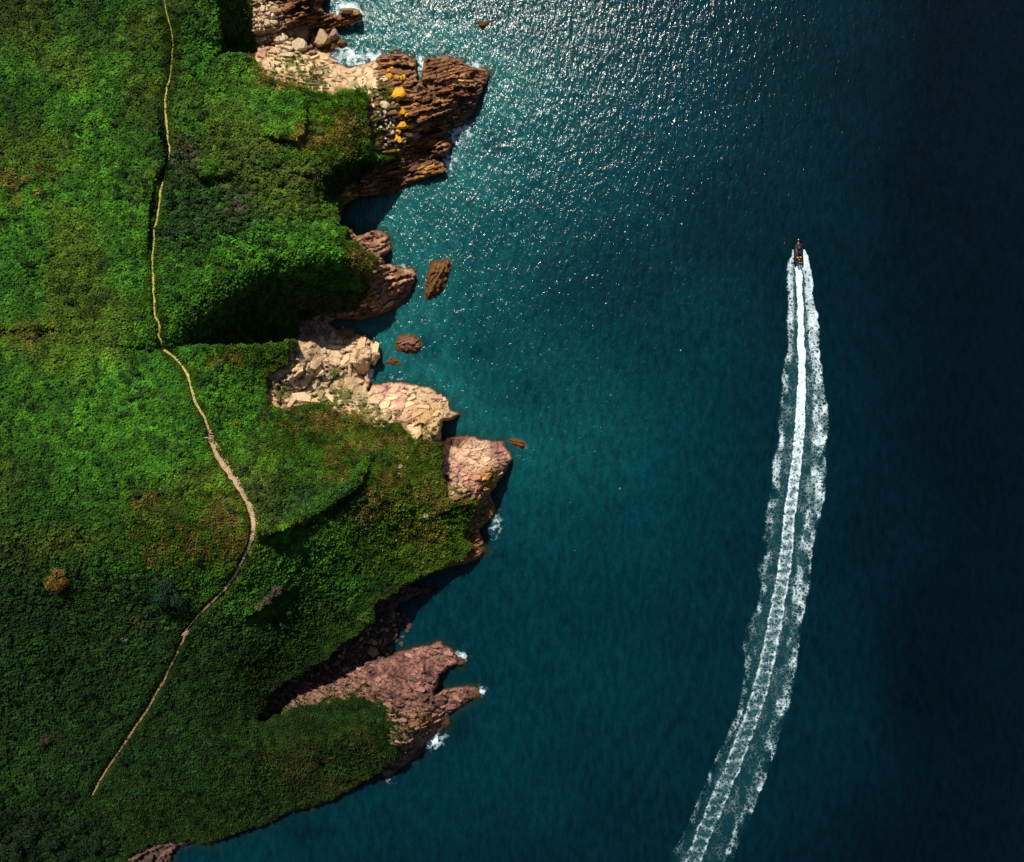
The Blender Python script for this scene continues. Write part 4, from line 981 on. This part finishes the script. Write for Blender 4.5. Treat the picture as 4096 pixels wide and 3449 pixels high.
def cen_d(v, t, u):
    edge = np.minimum(sstep(0, .16, t), sstep(1, .84, t)); rim = np.exp(-((t - .12) / .12) ** 2) + np.exp(-((t - .88) / .12) ** 2)
    base = np.interp(v, [1064, 1500, 1700, 1900, 2200, 2700, 3100, 3600], [1.15, 1.02, .82, .68, .56, .48, .43, .40])
    return np.clip((base + .22 * rim * sstep(1600, 2000, v) + .10 * np.sin(v / 7.0 + 3 * fbm(u / 20, v / 30, 640, 2)) * sstep(1650, 1950, v)) * edge, 0, 1.6)
band('wake_foam', cen, cen_d, lambda v, t: np.minimum(sstep(0, .25, t), sstep(1, .75, t)) * np.interp(v, [1064, 1700, 2300, 3000, 3600], [.9, .7, .42, .26, .2]), 'straight band of white churned water right behind the speedboat', .14, 3.0, 30, 601)
right = [(1000,3208,3212),(1030,3209,3221),(1060,3210,3233),(1080,3213,3240),(1130,3218,3243),(1200,3222,3247),(1250,3222,3262),(1300,3225,3270),(1350,3232,3276),(1400,3237,3270),(1500,3244,3286),(1600,3245,3302),(1700,3245,3314),(1800,3235,3300),(1900,3238,3302),(1960,3232,3295),(2100,3208,3276),(2200,3190,3245),(2342,3166,3237),(2500,3155,3204),(2660,3132,3186),(2816,3095,3160),(2950,3062,3118),(3085,3016,3068),(3212,2978,3020),(3326,2930,2970),(3432,2888,2928),(3600,2820,2862)]
left = [(1000,3176,3178),(1030,3166,3176),(1055,3150,3177),(1080,3146,3178),(1130,3150,3178),(1200,3153,3178),(1300,3148,3182),(1350,3150,3178),(1400,3152,3176),(1500,3128,3156),(1600,3122,3168),(1680,3108,3152),(1760,3118,3148),(1850,3084,3142),(1950,3088,3126),(2050,3062,3112),(2150,3048,3100),(2210,3070,3096),(2270,3022,3082),(2342,3048,3076),(2430,3028,3056),(2500,2980,3026),(2580,2966,3018),(2700,2978,3012),(2816,2958,2992),(2900,2924,2962),(3000,2874,2906),(3100,2832,2870),(3200,2788,2816),(3300,2752,2786),(3400,2690,2738),(3600,2600,2640)]
def out_d(seed, a, inner_left):
    def f(v, t, u):
        edge = np.minimum(sstep(-.02, .3, t), sstep(1.02, .85, t)) if inner_left else np.minimum(sstep(-.02, .3, t), sstep(1.02, .5, t))
        base = np.interp(v, [1000, 1300, 1500, 1800, 2200, 2700, 3200, 3600], [.80, .70, .60, .56, .51, .46, .41, .36]) * a
        return np.clip((base + .40 * fbm(u / 26, v / 42, seed, 3) * (.4 + .6 * sstep(1150, 1500, v))) * edge, 0, 1.5)
    return f
band('wake_foam', right, out_d(660, 1.0, True), lambda v, t: .16 * np.minimum(sstep(0, .3, t), sstep(1, .7, t)) * sstep(1000, 1100, v) * np.interp(v, [1000, 2400, 3600], [1, .7, .25]), 'broad ragged foam strip on the right side of the wake', .16, 3.0, 34, 611, 10)
band('wake_foam', left, out_d(670, .92, False), lambda v, t: .12 * np.minimum(sstep(0, .3, t), sstep(1, .7, t)) * sstep(1000, 1100, v) * np.interp(v, [1000, 2000, 3600], [1, .4, .1]), 'thin broken foam strip on the left side of the wake', .16, 3.0, 30, 621, 10)

lv_ = np.array(left, float); rv_a = np.array(right, float); vv_ = np.arange(1075, 3600, 25.)
wide = [(q, np.interp(q, lv_[:, 0], lv_[:, 1]), np.interp(q, rv_a[:, 0], rv_a[:, 2])) for q in vv_]
band('wake_water', wide, lambda v, t, u: np.clip(np.interp(v, [1075, 1500, 2400, 3600], [.42, .40, .36, .32]) + .22 * fbm(u / 22, v / 40, 690, 3), 0, 1) * np.minimum(sstep(0, .2, t), sstep(1, .8, t)), lambda v, t: np.minimum(sstep(0, .25, t), sstep(1, .75, t)) * np.interp(v, [1075, 1600, 3600], [.30, .28, .16]), 'pale aerated water between the foam strips of the wake', .02, 4.0, 40, 631, 8)
SURF = [((1748,1150,60,95),.62,'thin white wash round the largest sea rock'),((1630,1372,75,60),.6,'thin white wash round the rounded sea rock'),((1400,55,80,60),1.25,'white surf between the brown reef and its outer block'),((1410,225,85,45),1.2,'white surf beside the grooved tan boulder'),((1490,225,50,35),1.0,'white surf at the cream slope beside the headland'),
 ((1690,270,30,70),1.0,'white water filling the narrow channel in the headland'),((1900,262,60,28),.7,'thin surf along the top of the outer headland block'),((1850,540,75,65),1.0,'surf wash under the dark lower edge of the headland'),
 ((1810,650,55,50),.9,'surf wash around the low rocks below the headland'),((1650,755,110,28),.45,'faint foam line along the shaded headland foot'),((1600,1065,70,20),.55,'foam along the top of the small brown point'),
 ((1480,1500,40,50),.8,'foam in the notch between the two pale cliffs'),((1580,1512,60,18),.6,'foam along the weedy top of the second pale cliff'),((2118,1768,62,55),1.0,'spray trailing from the low brown rock off the pink cliff'),
 ((1985,2120,40,75),.8,'foam washing the brown rocks of the grassy point'),((1850,2622,32,28),.9,'small white splash at the tip of the dull pink headland'),((1932,2765,24,28),.75,'foam at the tip of the lower weedy spur'),
 ((1745,2965,60,40),.95,'white splash under the right side of the dull pink headland'),((1900,95,75,55),.8,'foam around the thin rock awash at the top'),((1555,3120,40,20),.45,'faint foam at the dark rock toe of the last bank'),((1700,1170,40,60),.35,'thin wash between the small point and the largest sea rock'),((1560,1435,40,60),.4,'thin wash around the small low double rock')]
for k, ((su0, sv0, ru, rv), st, lab) in enumerate(SURF):
    us = np.arange(su0 - ru * 1.9, su0 + ru * 1.9, 3.0); vs2 = np.arange(sv0 - rv * 1.9, sv0 + rv * 1.9, 3.0)
    u, v = np.meshgrid(us, vs2); sdl = sample(sd_land, u, v)
    dens = st * .95 * np.exp(-(((u - su0) / ru) ** 2 + ((v - sv0) / rv) ** 2)) * (.75 + .25 * np.exp(np.minimum(sdl, 0) / 30)) + .35 * fbm(u / 16, v / 16, 700 + k, 3)
    dens = np.clip(dens, 0, 1.15) * sstep(-180, -20, -np.abs(sdl) - 20)
    x, y = (u - CU) / PPM, (CV - v) / PPM; z = .16 + .22 * np.clip(dens, 0, 1) * (.6 + fbm(x / .8, y / .8, 720, 3))
    live = (fm(dens) > .15) & (fm(sdl) < 14); nc_ = len(us)
    j, i = np.nonzero(live)
    if not len(j): continue
    b = j * nc_ + i; q = np.c_[b, b + nc_, b + nc_ + 1, b + 1]; used, inv = np.unique(q, return_inverse=True)
    me = mesh_np('surf_foam', np.c_[x.ravel(), y.ravel(), z.ravel()][used], inv.reshape(-1, 4), True, {'dens': ('FLOAT', dens.ravel()[used]), 'air': ('FLOAT', np.clip(dens - .5, 0, .4).ravel()[used])})
    tag(link('surf_foam', me, M_SURF), lab, 'surf', kind='stuff')
print('foam done')

# ------------------------------------------------------------------ the speedboat (inflatable with a rigid hull, two outboard engines)
M_TUBE = plain('tube_rubber', (.003, .0035, .006), .7, spec=.1); M_HULL = plain('hull_paint', (.02, .022, .03), .35); M_DECK = plain('boat_deck', (.028, .016, .012), .7); M_SEAT = plain('seat_vinyl', (.42, .16, .03), .5)
M_NAVY = plain('navy_cover', (.008, .012, .06), .6); M_WHITE = plain('white_gelcoat', (.75, .75, .72), .4); M_COWL = plain('engine_cowl', (.20, .42, .62), .3); M_STEEL = plain('steel_rail', (.32, .17, .09), .45, .4); M_GLASS = plain('windscreen_glass', (.03, .05, .07), .1)
def bm_obj(name, bm, m, parent, smooth=True):
    bmesh.ops.recalc_face_normals(bm, faces=bm.faces)
    me = bpy.data.meshes.new(name); bm.to_mesh(me); bm.free()
    for p_ in me.polygons: p_.use_smooth = smooth
    return link(name, me, m, parent)
def tube(bm, pts, radii, seg=10, caps=True):
    rings = []
    for k, p_ in enumerate(pts):
        p_ = Vector(p_); a = Vector(pts[max(k - 1, 0)]); b = Vector(pts[min(k + 1, len(pts) - 1)]); d = (b - a).normalized()
        s = d.cross(Vector((0, 0, 1)));  s = Vector((1, 0, 0)) if s.length < 1e-3 else s.normalized(); t = s.cross(d)
        r = radii[k] if isinstance(radii, (list, tuple)) else radii
        rings.append([bm.verts.new(p_ + (s * math.cos(2 * math.pi * q / seg) + t * math.sin(2 * math.pi * q / seg)) * r) for q in range(seg)])
    for a, b in zip(rings, rings[1:]):
        for q in range(seg): bm.faces.new((a[q], a[(q + 1) % seg], b[(q + 1) % seg], b[q]))
    if caps: bm.faces.new(rings[0][::-1]); bm.faces.new(rings[-1])
def box(bm, cx, cy, cz, sx, sy, sz, taper=1.0, bev=.03):
    r = bmesh.ops.create_cube(bm, size=1.0)
    for vt in r['verts']:
        k = taper if vt.co.z > 0 else 1.0
        vt.co = Vector((cx + vt.co.x * sx * k, cy + vt.co.y * sy * k, cz + vt.co.z * sz))
    es = list({e for vt in r['verts'] for e in vt.link_edges})
    bmesh.ops.bevel(bm, geom=es, offset=bev, segments=2, affect='EDGES')
bx, by = to_world(3193.5, 1010, .5)
boat = empty('speedboat', (bx, by, 0), math.radians(3.5)); boat.rotation_euler = (math.radians(3.0), 0, math.radians(3.5))
tag(boat, 'black inflatable speedboat with two pale blue outboard engines racing ahead of its white wake', 'speedboat')
# hull: V section lofted from stern (-y) to bow (+y)
bm = bmesh.new(); secs = []
for t in np.linspace(0, 1, 12):
    yy = -3.9 + 8.0 * t; w = 1.05 * (1 - max(0, (t - .55) / .45) ** 2.2) + .02; keel = -.35 + .75 * max(0, (t - .6) / .4) ** 2; top = .45 + .25 * t ** 2
    secs.append([bm.verts.new(p_) for p_ in ((-w, yy, top), (-w * .95, yy, .12 + .3 * t ** 3), (0, yy, keel), (w * .95, yy, .12 + .3 * t ** 3), (w, yy, top))])
for a, b in zip(secs, secs[1:]):
    for q in range(4): bm.faces.new((a[q], a[q + 1], b[q + 1], b[q]))
bm.faces.new(secs[0]); bm_obj('hull', bm, M_HULL, boat)
for s in (-1, 1):
    pts = []; rad = []
    for t in np.linspace(0, 1, 18):
        yy = -4.15 + 8.35 * t; w = 1.08 * (1 - max(0, (t - .5) / .5) ** 2.4)
        pts.append((s * max(w, .03), yy, .55 + .35 * t ** 2.2)); rad.append(.26 * (1 - .25 * t) if 0 < t else .12)
    bm = bmesh.new(); tube(bm, pts, rad, 12); tb = bm_obj('tube', bm, M_TUBE, boat)
    bm = bmesh.new(); tube(bm, [(p_[0] * 1.0 + s * .02, p_[1], p_[2] + rad[k] * .96) for k, p_ in enumerate(pts) if 2 < k < 14], .018, 6); bm_obj('grab_line', bm, M_STEEL, tb)
bm = bmesh.new(); dk = []
for t in np.linspace(0, 1, 10):
    yy = -3.8 + 7.3 * t; w = .92 * (1 - max(0, (t - .5) / .5) ** 2.2) + .02; dk.append((bm.verts.new((-w, yy, .46 + .25 * t * t)), bm.verts.new((w, yy, .46 + .25 * t * t))))
for a, b in zip(dk, dk[1:]): bm.faces.new((a[0], a[1], b[1], b[0]))
bm_obj('deck', bm, M_DECK, boat, False)
bm = bmesh.new(); box(bm, 0, 3.55, .86, .52, .36, .10, .5); bm_obj('bow_step', bm, M_WHITE, boat)
bm = bmesh.new(); box(bm, -.02, 2.55, .78, .16, .5, .14, .7); bm_obj('anchor_locker', bm, M_WHITE, boat)
bm = bmesh.new(); tube(bm, [(-.62, 1.2, .95), (-.45, 2.1, 1.05), (-.12, 2.6, 1.1), (.12, 2.6, 1.1), (.45, 2.1, 1.05), (.5, 1.7, .95)], .035, 8); bm_obj('bow_rail', bm, M_STEEL, boat)
bm = bmesh.new(); box(bm, .22, 1.05, .85, .95, 1.1, .62, .8, .06); bm_obj('cover', bm, M_NAVY, boat)
con = None
bm = bmesh.new(); box(bm, .25, -.15, .95, 1.0, .9, .85, .8, .06); con = bm_obj('console', bm, M_NAVY, boat)
bm = bmesh.new(); box(bm, .25, .28, 1.48, .8, .06, .34, .85, .01); bm_obj('windscreen', bm, M_GLASS, con)
bm = bmesh.new(); tube(bm, [(.25 + .17 * math.cos(a), -.68, 1.22 + .17 * math.sin(a)) for a in np.linspace(0, 6.2, 14)], .02, 6); bm_obj('steering_wheel', bm, M_STEEL, con)
bm = bmesh.new(); tube(bm, [(-.66, 1.2, .72), (-.62, 0, .72), (-.6, -1.2, .72)], .05, 8); bm_obj('side_rail', bm, M_STEEL, boat)
for xx, ww, yy in ((-.42, .62, -1.55), (.42, .55, -1.5)):
    bm = bmesh.new(); box(bm, xx, yy, .85, ww, .5, .5, .9, .06); st = bm_obj('seat', bm, M_SEAT, boat)
    bm = bmesh.new(); box(bm, xx, yy - .24, 1.18, ww * .9, .12, .4, .9, .04); bm_obj('backrest', bm, M_SEAT, st)
bm = bmesh.new(); box(bm, .08, -2.05, .74, .34, .12, .26, .8, .03); bm_obj('equipment_box', bm, M_WHITE, boat)
bm = bmesh.new(); box(bm, 0, -2.55, .66, 1.3, .7, .34, .9, .05); bm_obj('rear_bench', bm, M_NAVY, boat)
bm = bmesh.new()
tube(bm, [(-.72, -3.35, .55), (-.6, -3.15, 1.5), (-.45, -3.1, 1.7), (.45, -3.1, 1.7), (.6, -3.15, 1.5), (.72, -3.35, .55)], .05, 8); tube(bm, [(-.6, -3.15, 1.45), (-.72, -3.9, .6)], .035, 6); tube(bm, [(.6, -3.15, 1.45), (.72, -3.9, .6)], .035, 6)
fr = bm_obj('a_frame', bm, M_STEEL, boat)
for s in (-.25, .3):
    bm = bmesh.new(); box(bm, s, -3.1, 1.82, .28, .1, .12, .9, .02); bm_obj('lamp', bm, M_WHITE, fr)
for xx in (-.12, .48):
    e = empty('engine', (xx, -3.95, 0)); e.parent = boat
    bm = bmesh.new(); box(bm, 0, -.12, 1.1, .46, .62, .55, .72, .12); bm_obj('cowl', bm, M_COWL, e)
    bm = bmesh.new(); box(bm, 0, -.05, .5, .2, .34, .8, 1.0, .04); box(bm, 0, -.1, .05, .14, .5, .12, 1, .03); bm_obj('leg', bm, M_HULL, e)
    bm = bmesh.new()
    for q in range(3):
        a = q * 2.094; vs3 = [bm.verts.new(p_) for p_ in ((.03 * math.cos(a), -.42, .03 * math.sin(a)), (.16 * math.cos(a - .4), -.40, .16 * math.sin(a - .4)), (.18 * math.cos(a + .3), -.46, .18 * math.sin(a + .3)))]
        bm.faces.new(vs3)
    bm_obj('propeller', bm, M_STEEL, e, False)

# ------------------------------------------------------------------ shrubs that stand out from the ground cover
M_BARK = plain('bark', (.09, .06, .035), .9)
def shrub(u, v, r, hgt_, col_, label, group=None, leaf=.2, n=520, cat_='shrub', name='shrub'):
    x, y, z = (float(t) for t in ground(u, v)); rr = random.Random(int(u * 7 + v))
    e = empty(name, (x, y, z - .05), rr.uniform(0, 6)); tag(e, label, cat_, group)
    bm = bmesh.new()
    for q in range(5):
        a = q * 1.26 + rr.random(); tube(bm, [(0, 0, 0), (r * .25 * math.cos(a), r * .25 * math.sin(a), hgt_ * .35), (r * .6 * math.cos(a), r * .6 * math.sin(a), hgt_ * .65)], [.10, .07, .03], 5)
    bm_obj('stem', bm, M_BARK, e)
    vv = []; ff = []
    lobes = [(Vector((r * .55 * math.cos(a), r * .55 * math.sin(a), hgt_ * rr.uniform(.25, .6))), r * rr.uniform(.3, .5)) for a in [rr.uniform(0, 6.28) for _ in range(9)]] + [(Vector((0, 0, hgt_ * .55)), r * .55)]
    for k in range(n):
        cc, lr = rr.choice(lobes); d = Vector((rr.gauss(0, 1), rr.gauss(0, 1), rr.gauss(.3, .9))).normalized(); pos = cc + d * lr * rr.uniform(.75, 1.1); pos.z = max(pos.z, .05)
        nn = (d + Vector((rr.gauss(0, .5), rr.gauss(0, .5), rr.gauss(.2, .4)))).normalized(); t1 = nn.orthogonal().normalized(); t1.rotate(Matrix.Rotation(rr.uniform(0, 6.3), 3, nn)); t2 = nn.cross(t1); b0 = len(vv); lw = leaf * rr.uniform(.6, 1.3)
        for s1, s2 in ((-1, -.3), (.1, -.65), (1, .1), (-.1, .6)): vv.append(tuple(pos + t1 * s1 * lw + t2 * s2 * lw))
        ff.append((b0, b0 + 1, b0 + 2, b0 + 3))
    me = mesh_np('crown', vv, ff, False); cr_ = link('crown', me, M_SHRUB, e); cr_.color = (*col_, 1)
shrub(240, 2310, 3.1, 2.6, (.17, .11, .02), 'round yellow brown bush standing alone on the dark left slope', n=1500)
shrub(850, 678, 2.7, 2.2, (.06, .19, .012), 'bright green bush among the dark gorse', n=1200)
shrub(690, 2370, 4.3, 3.0, (.018, .05, .022), 'wide dark bluish bush left of the lower footpath', n=2200)
shrub(1110, 2360, 1.6, 1.4, (.10, .085, .06), 'grey bare thorn bush right of the footpath, upper of three', n=500)
shrub(1075, 2395, 1.5, 1.3, (.085, .075, .05), 'grey bare thorn bush right of the footpath, middle of three', n=450)
shrub(1035, 2420, 1.4, 1.2, (.11, .12, .03), 'pale olive thorn bush right of the footpath, lowest of three', n=450)
for k, (u, v) in enumerate([(1160,2075),(1205,2058),(1250,2030),(1295,2010),(1335,1985),(1375,1955),(1410,1930),(1440,1905)]):
    shrub(u, v, random.uniform(1.5, 2.2), random.uniform(1.6, 2.3), (.045, .14, .014), ['first', 'second', 'third', 'fourth', 'fifth', 'sixth', 'seventh', 'eighth'][k] + ' green bush from the footpath in the row along the shaded bank', 'bushes along the bank', n=480)
for u, v, r, wh in [(120,3310,3.6,'second from the left edge'),(215,3350,3.4,'fourth from the left edge'),(310,3290,3.0,'nearest the end of the footpath'),(60,3390,3.6,'nearest the corner'),(380,3370,2.8,'nearest the small dark beach'),(260,3420,3.2,'lowest of the middle ones'),(150,3240,2.6,'highest up the slope')]:
    shrub(u, v, r, r * .9, (.014, .036, .012), 'dark thicket tree in the bottom left corner, ' + wh, 'thicket trees in the corner', n=1300, cat_='tree', name='thicket_tree')
shrub(1520, 2492, 1.6, 1.3, (.05, .11, .02), 'light green bush at the grass edge above the dark cove', n=420)
shrub(1460, 2470, 2.0, 1.5, (.06, .13, .02), 'pale green bush on the slope just above the dark cove', n=600)
shrub(670, 2508, 1.0, .9, (.07, .16, .02), 'small bright green bush left of the stile', n=260)
shrub(945, 1703, 1.5, .7, (.16, .2, .02), 'low yellow green bush lying in the bracken right of the footpath', n=300)
shrub(500, 2552, 1.2, .9, (.13, .13, .10), 'small pale grey bush on the dark left slope', n=260)
shrub(185, 2950, 2.0, 1.4, (.05, .05, .02), 'olive brown bush low on the dark left slope', n=600)

def shadow_hedge(line, width, height, col_, label):
    lp = resample(line, 4.0); x, y, z = ground(lp[:, 0], lp[:, 1]); mid = len(lp) // 2; rr = random.Random(77)
    o0 = Vector((float(x[mid]), float(y[mid]), float(z[mid]))); e = empty('shadow_hedge', o0); tag(e, label, 'shadow_hedge')
    bm = bmesh.new()
    for k in range(2, len(lp) - 1, 6):
        b = Vector((x[k], y[k], z[k])) - o0; tube(bm, [b - Vector((0, 0, .1)), b + Vector((rr.uniform(-.2, .2), rr.uniform(-.2, .2), height * .6))], [.08, .03], 5)
    bm_obj('stem', bm, M_BARK, e)
    vv = []; ff = []
    for k in range(len(lp)):
        w_ = width * (.55 + .45 * math.sin(math.pi * k / len(lp)) + .25 * math.sin(k * .7))
        for q in range(34):
            d = Vector((rr.gauss(0, 1), rr.gauss(0, 1), rr.gauss(.35, .8))).normalized(); pos = Vector((x[k], y[k], z[k] + height * .35)) - o0 + Vector((d.x * w_, d.y * .5, d.z * height * .6)); nn = (d + Vector((rr.gauss(0, .5), rr.gauss(0, .5), rr.gauss(.2, .4)))).normalized()
            t1 = nn.orthogonal().normalized(); t1.rotate(Matrix.Rotation(rr.uniform(0, 6.3), 3, nn)); t2 = nn.cross(t1); b0 = len(vv); lw = .2 * rr.uniform(.6, 1.3)
            for s1, s2 in ((-1, -.3), (.1, -.65), (1, .1), (-.1, .6)): vv.append(tuple(pos + t1 * s1 * lw + t2 * s2 * lw))
            ff.append((b0, b0 + 1, b0 + 2, b0 + 3))
    cr_ = link('crown', mesh_np('crown', vv, ff, False), M_SHRUB, e); cr_.color = (*col_, 1)
shadow_hedge([(650,500),(652,555),(662,605),(655,640),(640,680),(622,725),(612,780),(604,850),(598,930)], .95, 1.3, (.007, .018, .006), 'dark leafy strip standing in for the bank shadow left of the upper footpath')  # dark leaves added in place of the bank's cast shadow

# ------------------------------------------------------------------ dry stone wall beside the path, gate and stile
def wall(line, label, seed):
    lp = resample(line, 5.2); x, y, z = ground(lp[:, 0], lp[:, 1]); mid = len(lp) // 2
    e = empty('stone_wall', (float(x[mid]), float(y[mid]), float(z[mid]))); tag(e, label, 'stone wall')
    rr = random.Random(seed); mi = Matrix.Translation(-e.location)
    for k in range(len(lp)):
        for q in range(2):
            w = rr.uniform(.32, .62); o = bpy.data.objects.new('stone', rr.choice(PEBBLES)); COL.objects.link(o); o.parent = e
            o.scale = (w, w * rr.uniform(.6, 1), .5 * rr.uniform(.7, 1.3)); f = rr.uniform(.7, 1.15); o.color = (.46 * f, .35 * f, .22 * f, 1)
            o.location = Vector((float(x[k]) + rr.uniform(-.3, .3) + (q - .5) * .35, float(y[k]) + rr.uniform(-.15, .15), float(z[k]) + .12 + .25 * rr.random())) - e.location
            o.rotation_euler = (rr.uniform(-.3, .3), rr.uniform(-.3, .3), rr.uniform(0, 6.28))
D6 = lambda L: [(780 + x * .5952, 1650 + y * .5952) for x, y in L]
wall(D6([(95,105),(118,170),(168,250),(218,350),(278,440),(328,530),(350,580)]), 'long tumbled dry stone wall along the right side of the footpath', 3)
wall(D6([(372,605),(402,650),(422,700),(426,760),(410,820)]), 'short curved tumbled stone wall at the footpath bend', 4)
M_WOOD = plain('weathered_wood', (.42, .34, .24), .8)
def gate(u, v, ang, name, label, cat_, n, span, rails):
    x, y, z = (float(t) for t in ground(u, v)); e = empty(name, (x, y, z), math.radians(ang)); tag(e, label, cat_)
    for k in range(n):
        bm = bmesh.new(); box(bm, -span / 2 + span * k / (n - 1), 0, .5, .16, .16, 1.3, .85, .02); bm_obj('post', bm, M_WOOD, e, False)
    for zz, dy in rails:
        bm = bmesh.new(); box(bm, 0, dy, zz, span * 1.1, .14, .10, 1, .015); bm_obj('rail', bm, M_WOOD, e, False)
gate(826, 1752, 10, 'wooden_gate', 'small wooden gate at the top end of the stone wall', 'gate', 2, 1.6, [(.4, 0.02), (.75, -.02), (1.05, .02)])
gate(747, 2532, 25, 'wooden_stile', 'pale wooden stile on the lower footpath', 'stile', 2, 1.5, [(.35, .3), (.7, -.3), (1.0, .03)])
print('built')
